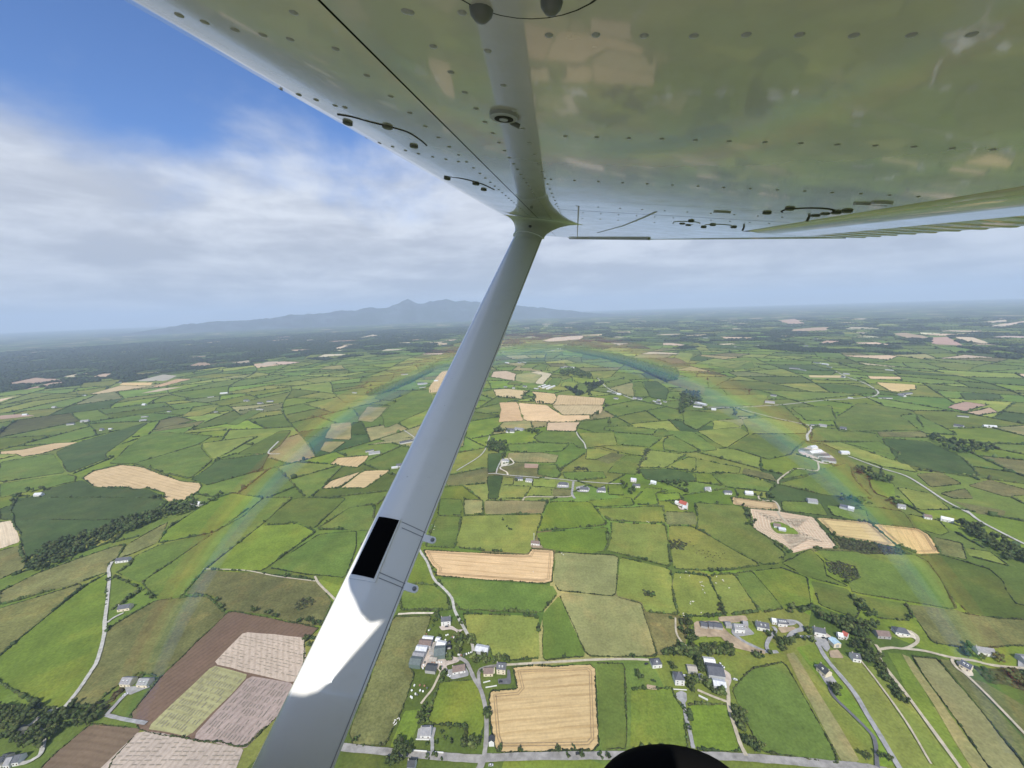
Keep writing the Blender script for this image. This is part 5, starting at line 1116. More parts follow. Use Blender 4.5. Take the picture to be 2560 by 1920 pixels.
for a, b, wd, lb in (((862, 580), (850, 640), 4, 'narrow black plastic silage heap in the farmyard'), ((855, 655), (850, 730), 7, 'wide black plastic silage heap beside the white roofed shed')):
    p, q = gnd(*px('G', *a)), gnd(*px('G', *b)); d = q - p; L = np.hypot(*d); V, F = [], []; n = 9
    for j in range(6):
        x = -L / 2 + L * j / 5; hh = 1.7 * (0.25 if j in (0, 5) else 1)
        for i in range(n): t = math.pi * i / (n - 1); V.append((x, math.cos(t) * wd / 2, math.sin(t) * hh + random.uniform(-.08, .08)))
    F = [(j * n + i, j * n + i + 1, (j + 1) * n + i + 1, (j + 1) * n + i) for j in range(5) for i in range(n - 1)] + [tuple(range(n)), tuple(range(6 * n - 1, 5 * n - 1, -1))]
    o = link('silage_heap', mesh('silage_heap', V, F, PLAST)); o.location = (*((p + q) / 2), 1.25); o.rotation_euler = (0, 0, math.atan2(d[1], d[0])); tag(o, lb, 'silage heap', 'silage heaps')
WRAP = [plain('bale_wrap_pale', (.72, .72, .68), .4), plain('bale_wrap_dark', (.10, .11, .10), .4), plain('rusty_scrap', (.28, .14, .09), .8)]
V, F = [], []; k = 12
for s_ in (0, 1):
    for i in range(k): t = 2 * math.pi * i / k; V.append((-.65 + 1.3 * s_, .66 * math.cos(t), .66 + .66 * math.sin(t)))
    for i in range(k): t = 2 * math.pi * i / k; V.append((-.5 + 1.0 * s_ , .72 * math.cos(t), .66 + .72 * math.sin(t)))
F = [(i, (i + 1) % k, k + (i + 1) % k, k + i) for i in range(k)] + [(k + i, k + (i + 1) % k, 3 * k + (i + 1) % k, 3 * k + i) for i in range(k)] + [(3 * k + i, 3 * k + (i + 1) % k, 2 * k + (i + 1) % k, 2 * k + i) for i in range(k)] + [tuple(range(k - 1, -1, -1)), tuple(range(2 * k, 3 * k))]
BALE = [mesh('wrapped_bale', V, F, m_) for m_ in WRAP]
spots = '205,1450 350,1450 400,1465 425,1370 470,1410 270,1510 190,1560 210,1575 300,1525 345,1360 250,1362 800,495 830,485 910,520 890,535 930,530 785,575 500,410 520,390 460,475 760,800 800,810 1010,830 1060,840 1100,850 1150,820 1190,805 1230,795 1110,820 600,960 640,965 680,960 720,965 560,955 430,960 410,1010 400,1065'
for i, s in enumerate(spots.split()):
    q = gnd(*px('G', *[float(v) for v in s.split(',')])); o = link('wrapped_bale', BALE[0 if i % 5 < 3 else 1 + i % 2]); o.location = (*q, 1.2); o.rotation_euler = (0, 0, random.random() * 3); o.scale = (1.25,) * 3; x, y = proj([*q, 1]); want(o, ['pale wrapped bale', 'pale wrapped bale', 'pale wrapped bale', 'dark bundle', 'rusty bundle'][i % 5], x, y, 'bale', 'bales and bundles about the farmyard')
# ------------------------------------------------------------------ vehicles
TYRE = plain('tyre_rubber', (.02, .02, .02), .8); CG = plain('car_glass', (.02, .025, .03), .1, .6)
def carthing(tl, pos, ang, col, look):
    q = gnd(*px(tl, *pos)); e = empty('parked_car' if tl != 'B' else 'car', (*q, 1.36), ang); pm = plain('car_paint', col, .25, .5)
    prof = [(-2.1, .35), (-2.15, .75), (-1.9, .95), (-1.2, 1.0), (1.0, .98), (1.9, .85), (2.15, .65), (2.1, .35)]; V = [(x, y, zz) for y in (-.85, .85) for x, zz in prof]; n = len(prof)
    F = [tuple(range(n - 1, -1, -1)), tuple(range(n, 2 * n))] + [(i, (i + 1) % n, n + (i + 1) % n, n + i) for i in range(n)]; link('body', mesh('body', V, F, pm), e)
    V = [(-1.7, -.8, .97), (1.1, -.8, .97), (1.1, .8, .97), (-1.7, .8, .97), (-1.2, -.65, 1.45), (.4, -.65, 1.45), (.4, .65, 1.45), (-1.2, .65, 1.45)]
    link('cabin', mesh('cabin', V, [(0, 1, 5, 4), (1, 2, 6, 5), (2, 3, 7, 6), (3, 0, 4, 7)], CG), e); V, F = [], []; box(V, F, (-.4, 0, 1.47), (1.66, 1.34, .05)); link('car_roof', mesh('car_roof', V, F, pm), e)
    for x in (-1.3, 1.3):
        for y in (-.8, .8): V, F = [], []; tube(V, F, (x, y - .12, .33), (x, y + .12, .33), .33, .33, 10); link('wheel', mesh('wheel', V, F, TYRE), e)
    x, y = proj([*q, 1]); want(e, look, x, y, 'car', 'cars and vans'); return e
for a in (('B', (1585, 1580), .05, (.02, .02, .025), 'dark car on the bottom road'), ('G', (845, 1195), -.5, (.75, .75, .75), 'white parked car'), ('G', (1030, 835), .2, (.75, .74, .72), 'white parked van'), ('G', (1740, 1295), .1, (.03, .03, .035), 'black parked car'), ('G', (810, 340), .1, (.1, .1, .12), 'dark parked car'), ('I', (250, 435), .2, (.03, .03, .04), 'dark parked car'), ('I', (1780, 705), -.3, (.75, .75, .75), 'white parked trailer car'), ('I', (1525, 440), 1.3, (.7, .7, .7), 'white parked van'), ('I', (1565, 485), -.8, (.72, .72, .72), 'white parked car'), ('J', (1410, 322), .1, (.04, .04, .05), 'dark parked car'), ('J', (1890, 515), .0, (.03, .03, .03), 'black parked car'), ('N', (1580, 500), .7, (.75, .75, .75), 'white parked car'), ('H', (1740, 1020), .0, (.5, .5, .5), 'silver parked car'), ('I', (905, 640), .1, (.7, .7, .7), 'white parked car'), ('J', (1050, 310), .4, (.75, .75, .75), 'white parked car'), ('L', (1790, 675), .4, (.75, .75, .75), 'white parked car')): carthing(*a)
# ------------------------------------------------------------------ cattle
def cow_mesh(m_):
    V, F = [], []; secs = [(-1.0, .12, .95, 1.25), (-.85, .28, .75, 1.38), (-.3, .36, .6, 1.36), (.4, .34, .62, 1.36), (.75, .24, .85, 1.42), (1.0, .16, 1.1, 1.5), (1.2, .15, 1.15, 1.5), (1.5, .10, 1.05, 1.25)]; k = 8
    for x, wv, z0, z1 in secs:
        for i in range(k): t = 2 * math.pi * i / k; V.append((x, wv * math.cos(t), (z0 + z1) / 2 + (z1 - z0) / 2 * math.sin(t)))
    for j in range(len(secs) - 1): F += [(j * k + i, j * k + (i + 1) % k, (j + 1) * k + (i + 1) % k, (j + 1) * k + i) for i in range(k)]
    F += [tuple(range(k - 1, -1, -1)), tuple(range((len(secs) - 1) * k, len(secs) * k))]
    for x, y in ((-.75, .2), (-.75, -.2), (.6, .2), (.6, -.2)): tube(V, F, (x, y, .95), (x - .05 if x < 0 else x, y, .45), .12, .07, 5); tube(V, F, (x - .05 if x < 0 else x, y, .45), (x, y, 0), .07, .06, 5)
    return mesh('cow', V, F, m_)
CW = [cow_mesh(plain('white_hide', (.72, .68, .60), .8)), cow_mesh(plain('dark_hide', (.035, .025, .02), .8))]
def herd(tl, s, k_, label, group):
    for q in gpts(tl, s): o = link('cow', CW[k_]); o.location = (q[0], q[1], .3 + .004 * len(TR)); o.rotation_euler = (0, 0, random.random() * 6); tag(o, label, 'cow', group)
herd('C', '155,485 222,525 233,522 232,545 238,570 243,550 175,645 163,645 162,658 180,643 118,717 228,713 120,730 100,495 250,590 135,460', 0, 'white cow in the light pasture above the new houses', 'white cattle above the new houses')
herd('C', '322,490 360,510 365,517 318,530 400,560', 0, 'white cow in the next pasture right of the white herd', 'white cattle in the second pasture')
herd('C', '160,275 215,330 230,350 250,345 270,365 285,355 300,370 310,360 320,345 335,360 345,375 360,350 290,390 305,395 255,372 372,345 380,380 240,328 200,345 180,300 275,335 265,350', 1, 'dark cow grazing in the pasture beside the round scrub patch', 'dark cattle by the scrub patch')
herd('B', '458,1385 465,1375 470,1395 480,1365 490,1370 462,1402 455,1392', 0, 'white animal in the meadow beside the strut', 'white animals beside the strut')
herd('B', '1485,345 1495,355 1310,460 2010,150 2020,155 690,170 705,180 700,200', 0, 'pale cow in the green fields above the long stubble', 'pale cattle above the long stubble field')
# ------------------------------------------------------------------ rainbow: rings of rain drops scattering sunlight
AP = -SUND; RD = 470.0; e1 = np.cross(AP, [0, 0, 1]); e1 /= np.linalg.norm(e1); e2 = np.cross(e1, AP)
rb = empty('rainbow', tuple(CAM + AP * RD)); tag(rb, 'faint rainbow arc hanging over the fields below', 'rainbow', kind='stuff')
for nm, dg, wdt, col, den in (('red_band', 42.45, .80, (1.0, .12, .05), .0036), ('yellow_band', 41.6, .88, (1.0, .80, .08), .0042), ('green_band', 40.85, .82, (.12, .9, .22), .0036), ('blue_band', 40.05, .92, (.10, .30, 1.0), .0038)):
    mm, t, b = mat(nm); t.n.remove(b); vv = t.node('ShaderNodeVolumeScatter'); vv.inputs['Color'].default_value = (*col, 1); vv.inputs['Density'].default_value = den; vv.inputs['Anisotropy'].default_value = -.2
    t.l.new(vv.outputs[0], t.n['Material Output'].inputs['Volume'])
    R = RD * math.tan(math.radians(dg)); r = RD / math.cos(math.radians(dg)) * math.radians(wdt); V, F = [], []; n, k = 90, 10
    for i in range(n):
        a = math.radians(-8 + 196 * i / (n - 1)); d = e1 * math.cos(a) + e2 * math.sin(a)
        tap = .18 + .82 * max(0.0, min(1.0, (math.sin(a) + .10) / .75)) ** .8
        for j in range(k): tt = 2 * math.pi * j / k; V.append(d * (R + r * (.6 + .4 * tap) * math.cos(tt)) + AP * r * 1.5 * tap * math.sin(tt))
    F = [(i * k + j, i * k + (j + 1) % k, (i + 1) * k + (j + 1) % k, (i + 1) * k + j) for i in range(n - 1) for j in range(k)] + [tuple(range(k - 1, -1, -1)), tuple(range((n - 1) * k, n * k))]
    link(nm, mesh(nm, V, F, mm, smooth=True), rb)
settle()

# ------------------------------------------------------------------ the aircraft: wing, strut, wheel
nz = lambda v: v / np.linalg.norm(v)
SV = nz(ray(1248, 557)); CV = nz(-ray(-6000, 30)); CV = nz(CV - SV * (CV @ SV)); NV = np.cross(CV, SV)     # span, aft, up
WH = 0.173
plane = empty('light_aircraft', tuple(CAM + SV * .2)); tag(plane, 'white high wing light aircraft seen from its right seat, wing above and strut in front', 'aircraft')
PO = CAM + SV * .2
def Wp(s, c, dz=0.0): return CAM + SV * s + CV * c + NV * (WH + dz) - PO
def on_wing(x, y, dz=0.0):
    d = ray(x, y); P = d * ((WH + dz) / (d @ NV)); return P @ SV, P @ CV
pm, pt, pb = mat('white_aircraft_paint')
pb.inputs['Roughness'].default_value = .16; pb.inputs['Specular IOR Level'].default_value = .5; pb.inputs['Coat Weight'].default_value = .85; pb.inputs['Coat Roughness'].default_value = .045; pb.inputs['Coat IOR'].default_value = 1.6
PP_ = worldpos(pt); g1 = pt.noise(PP_, 9, 6, .65); g2 = pt.noise(pt.mapping(PP_, (3, 1, 3)), 3.0, 4, .6)
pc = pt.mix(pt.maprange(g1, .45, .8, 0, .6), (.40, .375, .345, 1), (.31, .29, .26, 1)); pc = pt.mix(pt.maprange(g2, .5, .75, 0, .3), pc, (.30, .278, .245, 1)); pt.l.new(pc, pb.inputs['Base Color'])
pt.l.new(pt.maprange(g1, .3, .8, .12, .30), pb.inputs['Roughness'])
bp = pt.node('ShaderNodeBump'); bp.inputs['Strength'].default_value = .22; bp.inputs['Distance'].default_value = .004
pt.l.new(pt.noise(PP_, 4.5, 2, .5), bp.inputs['Height']); pt.l.new(bp.outputs[0], pb.inputs['Normal'])
PAINT = pm
sm, st_, sb_ = mat('white_strut_paint'); sb_.inputs['Roughness'].default_value = .22; sb_.inputs['Coat Weight'].default_value = .8; sb_.inputs['Coat Roughness'].default_value = .08
sP = worldpos(st_); sn = st_.noise(sP, 14, 6, .7); sc2 = st_.mix(st_.maprange(sn, .55, .8, 0, .3), (.88, .865, .82, 1), (.72, .69, .63, 1)); st_.l.new(st_.mix(st_.maprange(st_.noise(sP, 70, 2, .5), .72, .78, 0, .35), sc2, (.35, .33, .3, 1)), sb_.inputs['Base Color']); SPAINT = sm
GAP = plain('dark_seam', (.012, .012, .012), .9); RIV = plain('rivet_paint', (.29, .285, .28), .35, .4); SCREW = plain('screw_steel', (.11, .11, .105), .5, .4)
BLACK = plain('matt_black', (.004, .004, .004), .9, .05); RUB = plain('black_tyre', (.006, .006, .006), .95, .05)
def loft(name, rings, m_, parent, closed=True, smooth=True, caps=False):
    n = len(rings[0]); V = [v for r in rings for v in r]; F = []
    for j in range(len(rings) - 1):
        for i in range(n if closed else n - 1): F.append((j * n + i, j * n + (i + 1) % n, (j + 1) * n + (i + 1) % n, (j + 1) * n + i))
    if caps: F += [tuple(range(n - 1, -1, -1)), tuple(range((len(rings) - 1) * n, len(rings) * n))]
    return link(name, mesh(name, V, F, m_, smooth=smooth), parent)
h = WH
def te(s): return float(np.interp(s, [-9, 11.9 * h, 19.1 * h, 22.3 * h], [7.2 * h, 7.15 * h, 3.0 * h, -.6 * h]))
ST = [-.035, .06, .2, .4, .6, .8, 1.0, 1.25, 1.5, 1.75, 2.0, 2.06, 2.12, 2.3, 2.6, 2.9, 3.2, 3.5, 3.86]
SEAM = -1.262 * h
NOSE = [(-.20, .105), (-.30, .10), (-.38, .085), (-.432, .062), (-.447, .046), (-.443, .031), (-.428, .0175), (-.395, .0085), (-.345, .0035), (-.285, .001), (SEAM - .0013, 0)]
loft('leading_edge_skin', [[Wp(s, c, dz) for c, dz in NOSE] for s in ST], PAINT, plane, closed=False)
def aft(s): return min(.755, te(s))
loft('main_skin', [[Wp(s, SEAM + .0013 + (aft(s) - SEAM) * f, 0) for f in np.linspace(0, 1, 7)] for s in ST], PAINT, plane, closed=False)
loft('upper_skin', [[Wp(s, c, dz) for c, dz in ((-.20, .105), (.1, .15), (.5, .135), (min(.9, te(s)), .09), (te(s) + .02, .012))] for s in ST], PAINT, plane, closed=False)
loft('seam', [[Wp(s, SEAM - .008, .004), Wp(s, SEAM + .008, .004)] for s in ST], GAP, plane, closed=False)
# flap with beaded trailing half
FS = [s for s in ST if s < 2.13]
loft('flap', [[Wp(s, c, dz) for c, dz in ((.757, .03), (.762, .012), (.785, .002), (.83, -.003), (.90, -.003), (1.045, -.003), (1.052, .002))] for s in FS], PAINT, plane, closed=False)
rings = []; s = -.03
while s < 2.1:
    for ds, bump in ((0, 0), (.012, -.0025), (.030, -.0025), (.042, 0), (.085, 0)): rings.append([Wp(s + ds, c, dz + bump * f) for c, dz, f in ((1.055, .0, .4), (1.12, -.001, 1), (1.20, -.001, 1), (1.243 - bump * .9, .0, 1), (1.243, .012, 0))])
    s += .09
loft('flap_trailing_edge', rings, PAINT, plane, closed=False, smooth=False)
loft('flap_gap', [[Wp(s, 1.045, .008), Wp(s, 1.062, .008)] for s in FS], GAP, plane, closed=False)
loft('tip_edge', [[Wp(s, te(s) - .02, 0), Wp(s, te(s) + .006, -.004), Wp(s, te(s) + .012, .02)] for s in np.linspace(2.12, 3.86, 24)], PAINT, plane, closed=False)
V, F = [], []; a0, a1 = on_wing(1232, 514), on_wing(1402, 515); d = np.array(a1) - np.array(a0); L = np.hypot(*d); ax = nz(SV * d[0] + CV * d[1])
box(V, F, (Wp(*a0, .0) + Wp(*a1, .0)) / 2 - NV * .004, (L, .03, .016), np.array([ax, np.cross(NV, ax), NV])); link('tip_fence', mesh('tip_fence', V, F, PAINT), plane)
SO = np.linspace(2.125, 2.86, 14)
loft('aileron', [[Wp(s, .757 + (max(te(s), .76) - .757) * f, .0006) for f in (0, .3, .6, 1)] for s in SO], PAINT, plane, closed=False)
# seams across the outer wing
def strip(name, pts_, wd, m_, dz=-.0008, parent=None):
    """thin line laid on the wing skin"""
    P = [Wp(a, b, dz) for a, b in pts_]; V, F = [], []
    for i, p in enumerate(P):
        t = nz(P[min(i + 1, len(P) - 1)] - P[max(i - 1, 0)]); w_ = np.cross(t, NV); V += [p + w_ * wd / 2, p - w_ * wd / 2]
    F = [(2 * i, 2 * i + 2, 2 * i + 3, 2 * i + 1) for i in range(len(P) - 1)]; return link(name, mesh(name, V, F, m_), parent or plane)
strip('skin_joint', [(9.5 * h, c) for c in np.linspace(-.09, .74, 8)], .004, GAP)
strip('skin_joint', [on_wing(x, y) for x, y in ((1250, 445), (1249, 465), (1247, 512))], .006, RIV); strip('skin_joint', [on_wing(x, y) for x, y in ((1418, 457), (1390, 470), (1345, 488), (1290, 503))], .010, RIV)
strip('skin_joint', [(7.9 * h, c) for c in np.linspace(-.1, .7, 6)], .002, RIV)
# rivets
def dome(r, hh, m_, k=10, name='rivet'):
    V = []; F = []
    for j in range(3):
        t = math.pi / 2 * j / 3
        for i in range(k): a = 2 * math.pi * i / k; V.append(np.array([r * math.cos(t) * math.cos(a), r * math.cos(t) * math.sin(a), -hh * math.sin(t)]))
    V.append(np.array([0, 0, -hh])); 
    for j in range(2): F += [(j * k + i, j * k + (i + 1) % k, (j + 1) * k + (i + 1) % k, (j + 1) * k + i) for i in range(k)]
    F += [(2 * k + i, 2 * k + (i + 1) % k, 3 * k) for i in range(k)]
    return mesh(name, V, F, m_, smooth=True)
WM = Matrix(((CV[0], SV[0], NV[0]), (CV[1], SV[1], NV[1]), (CV[2], SV[2], NV[2])))
RIVM = dome(.0038, .0013, RIV); nriv = 0
def put(name, me, s, c, dz=0.0, scale=1.0, slope=0.0):
    o = link(name, me, plane); mm_ = WM.to_4x4() @ Matrix.Rotation(slope, 4, 'Y') ; mm_.translation = Vector(Wp(s, c, dz)); o.matrix_local = mm_ @ Matrix.Scale(scale, 4); return o
def nose_dz(c): return float(np.interp(c, [q[0] for q in NOSE[5:]], [q[1] for q in NOSE[5:]])) if c < SEAM else 0.0
def on_skin(x, y):
    dz = 0.0
    for _ in range(12): s_, c = on_wing(x, y, dz); dz = .5 * dz + .5 * nose_dz(max(c, -.443))
    return s_, c, dz
RV = []
for s_, c0, c1, st in ((2.28 * h, -.045, .62, .0385), (3.9 * h, -.04, .74, .047), (5.95 * h, -.085, .74, .056), (2.08 * h, -.155, -.065, .045), (8.7 * h, -.1, .72, .075), (9.9 * h, .0, .72, .07), (11.2 * h, .0, .70, .08)):
    for c in np.arange(c0, c1, st): RV.append((s_ + random.uniform(-.0015, .0015), c))
for k in range(34): RV.append((.36 + k * .052, -.152)); 
for k in range(30): RV.append((.36 + k * .058, -.252))
for k in range(20): RV.append((.42 + k * .075, -.103 + .0006 * k))
for s_, c in RV:
    if nriv < 270 and s_ < 2.1: put('rivet', RIVM, s_, c, .0005 if c < SEAM else 0); nriv += 1
for x, y in ((387, 33), (442, 48), (508, 65), (568, 76), (627, 85), (605, 194), (645, 205), (683, 216), (724, 228), (745, 232), (793, 301), (820, 309), (848, 317), (876, 325), (904, 332), (935, 339), (963, 344), (990, 349)):
    s_, c, dz = on_skin(x, y); put('rivet', RIVM, s_, c, dz, 1.0, math.atan((nose_dz(c - .005) - nose_dz(c + .005)) / .01)); nriv += 1
# screws, access plates and fittings
V, F = [], []; k = 12
for r, zz in ((.0075, 0), (.0080, -.002), (.006, -.0035)):
    for i in range(k): t = 2 * math.pi * i / k; V.append((r * math.cos(t), r * math.sin(t), zz))
V.append((0, 0, -.0038)); F = [(j * k + i, j * k + (i + 1) % k, (j + 1) * k + (i + 1) % k, (j + 1) * k + i) for j in range(2) for i in range(k)] + [(2 * k + i, 2 * k + (i + 1) % k, 3 * k) for i in range(k)]
SCRM = mesh('screw', V, F, SCREW)
for x, y, sc in ((751, 265, 1.0), (837, 273, 1.05), (894, 315, 1.0), (966, 385, 1.2), (1028, 396, 1.3), (1045, 409, 1.2)):
    s_, c, dz = on_skin(x, y); put('screw', SCRM, s_, c, dz, sc, math.atan((nose_dz(c - .005) - nose_dz(c + .005)) / .01))
for x, y in ((1657, 459), (1706, 450), (1762, 464), (1783, 460), (1807, 458), (1830, 455), (1474, 482), (1487, 485), (1520, 490), (1540, 485), (1585, 490), (1493, 477)):
    s_, c = on_wing(x, y); put('screw', SCRM, s_, c, 0, 1.6)
def arc(name, P, r, dz, m_):
    P = catmull(np.array([on_skin(*q) for q in P]), 5); V, F = [], []
    for a, b in zip(P[:-1], P[1:]): tube(V, F, Wp(*a), Wp(*b), r, r, 6)
    return link(name, mesh(name, V, F, m_, smooth=True), plane)
arc('access_panel_edge', [(729, 247), (760, 252), (800, 263), (840, 273), (880, 285), (905, 300), (922, 314)], .0013, .0052, GAP); arc('access_panel_edge', [(960, 380), (1000, 386), (1040, 397), (1068, 410)], .0014, .0052, GAP)
def ellipse_plate(name, s_, c_, rs_, rc_, th, m_, n=32):
    V = []; F = []
    for dz, f in ((0, 1.0), (-th, .985), (-th, .0)):
        for i in range(n): t = 2 * math.pi * i / n; V.append(Wp(s_ + rs_ * f * math.sin(t), c_ + rc_ * f * math.cos(t), dz))
    F = [(j * n + i, j * n + (i + 1) % n, (j + 1) * n + (i + 1) % n, (j + 1) * n + i) for j in range(2) for i in range(n)]
    return link(name, mesh(name, V, F, m_), plane)
s0, c0 = on_wing(1150, 38); ellipse_plate('fuel_sender_seam', s0 - .062, c0, .064, .064, .0006, GAP); ellipse_plate('fuel_sender_plate', s0 - .062, c0, .0615, .0615, .0012, PAINT)
for x, y, r in ((1040, 18, .0095), (1192, 0, .0085)):
    s_, c = on_wing(x, y); put('drain_knob', dome(r, .009, SCREW, 14, 'drain_knob'), s_, c)
s_, c = on_wing(1743, 456); ellipse_plate('inspection_seam', s_, c, .075, .062, .0012, GAP); ellipse_plate('inspection_plate', s_, c, .068, .057, .0022, PAINT)
for x, y in ((1483, 481), (1552, 487)): s_, c = on_wing(x, y); ellipse_plate('inspection_seam', s_, c, .06, .055, .001, RIV); ellipse_plate('inspection_plate', s_, c, .055, .050, .002, PAINT)
s_, c = on_wing(1088, 248); V, F = [], []; n = 20
ellipse_plate('tiedown_ring', s_, c, .021, .019, .004, RIV); ellipse_plate('tiedown_well', s_ + .003, c, .013, .013, .0046, GAP); ellipse_plate('tiedown_bolt', s_ + .002, c, .006, .006, .0056, RIV)
V, F = [], []; tube(V, F, Wp(s_ + .022, c + .006, -.002), Wp(s_ + .026, c + .018, -.006), .0032, .0032); link('tiedown_latch', mesh('tiedown_latch', V, F, SCREW), plane)
for x, y, l in ((1560, 458, .07), (1880, 441, .10), (1905, 438, .06)): s_, c = on_wing(x, y); ellipse_plate('drain_scoop', s_, c, .012, l / 2.6, .004, PAINT, 14)
for x, y in ((1607, 491), (1748, 468)):
    s_, c = on_wing(x, y); V, F = [], []; tube(V, F, Wp(s_, c, 0), Wp(s_, c - .003, -.014), .004, .004); link('vent_pipe', mesh('vent_pipe', V, F, SCREW), plane)

# strut: streamlined tube from the wing down to the cabin
S_TOP = CAM + SV * (12.45 * h) + CV * (-1.36 * h) + NV * WH; S_BOT = at(615, 1700, .655)
AX = nz(S_BOT - S_TOP); SL = np.linalg.norm(S_BOT - S_TOP); CH = nz(CV - AX * (CV @ AX)); TH = np.cross(AX, CH)
if TH @ (CAM - (S_TOP + S_BOT) / 2) < 0: TH = -TH                       # towards the camera
HC, HT = .0695, .023
PROF = [(math.cos(t), math.sin(t)) for t in np.linspace(0, 2 * math.pi, 36, endpoint=False)]
def sect(u, v):                                                       # teardrop: blunt nose forward, fine edge aft
    return CH * (u * HC) + TH * (v * HT * (1 - .35 * u - .25 * max(u, 0) ** 2))
def spt(t, u, side=1.0, lift=0.0):
    v = math.sqrt(max(0, 1 - u * u)); return S_TOP + AX * t + sect(u, v * side) + TH * lift - PO
def sring(t, k=1.0): return [S_TOP + AX * t + sect(u, v) * k - PO for u, v in PROF]
loft('wing_strut', [sring(t) for t in np.linspace(.10, SL, 14)], SPAINT, plane, caps=True)
V = [spt(t, u, 1, .0004) for t in np.linspace(.2, SL, 12) for u in (.925, .950)]; link('strut_edge_seam', mesh('strut_edge_seam', V, [(2 * i, 2 * i + 1, 2 * i + 3, 2 * i + 2) for i in range(11)], RIV), plane)
# fairing cuff where the strut meets the wing
cs, cc_ = 12.45 * h, -1.06 * h; top = []
for u, v in PROF:
    a = (1.10 * h if u < 0 else 1.08 * h); p = abs(u) ** .8 * (1 if u > 0 else -1)
    top.append(Wp(cs + (u * .16) - v * 0.0 + (.055 * (-v if (TH @ SV) < 0 else v)) * (1 - abs(u)) ** .4, cc_ + a * p, -.0012))
rings = []
for f in (0, .04, .12, .25, .42, .62, .82, 1.0):
    lo = np.array(sring(.175 - .0 * f, 1.10)); w_ = (1 - f) ** 2.0; tp = np.array(top)
    base = np.array(sring(.02 + .155 * f, 1.10)); rings.append([b * (1 - w_) + t * w_ for b, t in zip(base, tp)])
rings = [[Wp(cs + (np.array(v) + PO - CAM - SV * cs) @ SV * 1.04, cc_ + ((np.array(v) + PO - CAM) @ CV - cc_) * 1.04, .0) for v in top]] + rings
loft('strut_fairing', rings, SPAINT, plane); loft('fairing_lip', [sring(.176, 1.10), sring(.179, 1.13), sring(.183, 1.13), sring(.1835, 1.0)], SPAINT, plane)
strip('fairing_joint', [(cs - .16 + .30 * f, cc_ - 1.2 * h + 2.15 * h * f) for f in np.linspace(0, 1, 6)], .003, GAP, -.0035)
q_ = spt(.135, -.05, 1, .0062); V, F = [], []; tube(V, F, q_ - TH * .01, q_ + TH * .002, .0075, .0075, 14); link('fairing_screw', mesh('fairing_screw', V, F, SCREW), plane)
def on_strut(x, y):
    d = ray(x, y); n_ = TH; P0 = S_TOP + TH * HT * .8; P = CAM + d * (((P0 - CAM) @ n_) / (d @ n_)); q = P - S_TOP; return q @ AX, (q @ CH) / HC
def op(zx, zy): k_ = 520 / 1269; return ((600 + zx * k_) * KS, (1240 + zy * k_) * KS)
def strut_patch(name, corners, lift, m_, th=.0015, nu=8, nt=6):
    (t0, u0), (t1, u1), (t2, u2), (t3, u3) = corners; V, F = [], []
    for L_ in (lift + th, lift - .003):
        for j in range(nt + 1):
            g = j / nt
            for i in range(nu + 1):
                f = i / nu; t = (t0 * (1 - f) + t1 * f) * (1 - g) + (t3 * (1 - f) + t2 * f) * g; u = (u0 * (1 - f) + u1 * f) * (1 - g) + (u3 * (1 - f) + u2 * f) * g; V.append(spt(t, max(-.985, min(.985, u)), 1, L_))
    n = nu + 1; N = n * (nt + 1)
    for j in range(nt):
        for i in range(nu): a = j * n + i; F += [(a, a + 1, a + n + 1, a + n), (N + a, N + a + n, N + a + n + 1, N + a + 1)]
    ed = [i for i in range(nu)] ; 
    for i in range(nu): F += [(i, N + i, N + i + 1, i + 1), (nt * n + i, nt * n + i + 1, N + nt * n + i + 1, N + nt * n + i)]
    for j in range(nt): F += [(j * n, (j + 1) * n, N + (j + 1) * n, N + j * n), (j * n + nu, N + j * n + nu, N + (j + 1) * n + nu, (j + 1) * n + nu)]
    return link(name, mesh(name, V, F, m_), plane)
pc_ = [on_strut(*op(*q)) for q in ((842, 118), (985, 148), (828, 532), (668, 505))]; strut_patch('plate_backing', pc_, .0012, SPAINT, .0028)
pk = [on_strut(*op(*q)) for q in ((852, 132), (976, 157), (823, 510), (684, 480))]; strut_patch('black_plate', pk, .0042, BLACK, .0012)
for ya, yb, yc, yd in ((160, 213, 150, 205), (195, 245, 188, 238), (466, 530, 460, 522), (500, 560, 494, 552)):
    a, b = on_strut(*op(990 if ya < 300 else 850, ya)), on_strut(*op(1145 if ya < 300 else 1030, yb)); strut_patch('clamp_seam', [a, (b[0], min(b[1], .97)), (b[0] + .0016, min(b[1], .97)), (a[0] + .0016, a[1])], .0005, RIV, .0006, 5, 1)
for zx, zy in ((1168, 256), (1056, 556)):
    t_, u_ = on_strut(*op(zx, zy)); c = S_TOP + AX * t_ + CH * u_ * HC + TH * .004 - PO; V, F = [], []; n = 16; M3 = np.array([CH, AX, TH]); 
    for L_ in (-.0015, .0015):
        for i in range(n):
            t = 2 * math.pi * i / n; x = math.cos(t) * .0090; y = math.sin(t) * .0085
            if x < 0: x = -.024
            V.append(c + CH * x + AX * y + TH * L_)
    F = [(i, (i + 1) % n, n + (i + 1) % n, n + i) for i in range(n)] + [tuple(range(n - 1, -1, -1)), tuple(range(n, 2 * n))]; link('clamp_tab', mesh('clamp_tab', V, F, SPAINT), plane)
    V, F = [], []; tube(V, F, c + TH * .0014, c + TH * .003, .005, .0046, 14); tube(V, F, c, c + TH * .0075, .003, .0028, 6); link('clamp_bolt', mesh('clamp_bolt', V, F, RIV), plane)
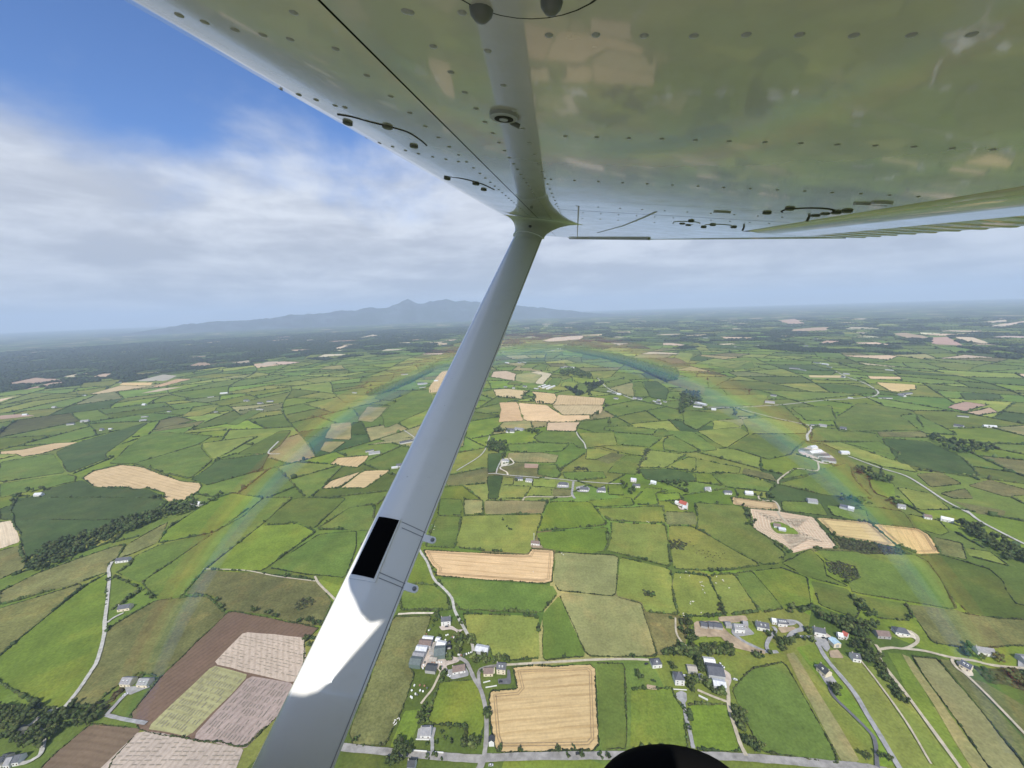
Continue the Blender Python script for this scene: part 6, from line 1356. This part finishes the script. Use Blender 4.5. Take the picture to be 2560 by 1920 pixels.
# main wheel far below the cabin
WCN = at(1462, 1780, 1.03); AXW = nz(SV - NV * .05); e1_ = CV; e2_ = np.cross(AXW, e1_); V, F = [], []; n, k = 40, 14; RR, r1, r2 = .150, .078, .075
for i in range(n):
    a = 2 * math.pi * i / n; d = e1_ * math.cos(a) + e2_ * math.sin(a)
    for j in range(k): t = 2 * math.pi * j / k; V.append(WCN + d * (RR + r1 * math.cos(t)) + AXW * r2 * math.sin(t) - PO)
F = [(i * k + j, ((i + 1) % n) * k + j, ((i + 1) % n) * k + (j + 1) % k, i * k + (j + 1) % k) for i in range(n) for j in range(k)]
wl_ = link('main_wheel', mesh('main_wheel', V, F, RUB, smooth=True), plane); V, F = [], []; tube(V, F, WCN - AXW * .03 - PO, WCN + AXW * .03 - PO, .10, .10, 20); link('wheel_hub', mesh('wheel_hub', V, F, SCREW), wl_)
V, F = [], []; tube(V, F, WCN - AXW * .05 - PO, at(1500, 2600, .9) - PO, .022, .03, 10); link('landing_gear_leg', mesh('landing_gear_leg', V, F, PAINT), plane)
# cabin round the camera: unseen roof cut and trimmed to shape the sun patch on the strut, left side, floor, door, bulkheads
CAB = plain('cabin_trim', (.50, .48, .45), .8)
def slab(name, pts_, thick, m_, axis):
    V = [p for p in pts_] + [p + axis * thick for p in pts_]; n = len(pts_)
    return link(name, mesh(name, V, [tuple(range(n - 1, -1, -1)), tuple(range(n, 2 * n))] + [(i, (i + 1) % n, n + (i + 1) % n, n + i) for i in range(n)], m_), plane)
RO = [(-.036, .35), (-.036, -.448), (-.060, -.432), (-.081, -.412), (-.107, -.391), (-.122, -.366), (-.112, -.346), (-.104, -.340), (-.117, -.333), (-.203, -.369), (-.283, -.405), (-.305, -.418), (-.318, -.44), (-.322, -.475), (-.35, -.62), (-.40, -1.0), (-.47, -1.0), (-.47, .35)]
slab('sun_shaping_roof', [Wp(a, b, 0) for a, b in RO], .05, CAB, NV)
def cab(s_, c, z_): return CAM + SV * s_ + CV * c + NV * z_ - PO
slab('cabin_floor', [cab(-1.05, -1.25, -1.0), cab(.13, -1.25, -1.0), cab(.13, 1.25, -1.0), cab(-1.05, 1.25, -1.0)], -.05, CAB, NV)
slab('cabin_door', [cab(.13, -1.25, -1.0), cab(.13, 1.25, -1.0), cab(.13, 1.25, -.52), cab(.13, -1.25, -.52)], .02, PAINT, SV)
slab('instrument_panel', [cab(-1.05, -1.25, -1.0), cab(.10, -1.25, -1.0), cab(.10, -1.25, -.30), cab(-1.05, -1.25, -.30)], -.05, CAB, CV)
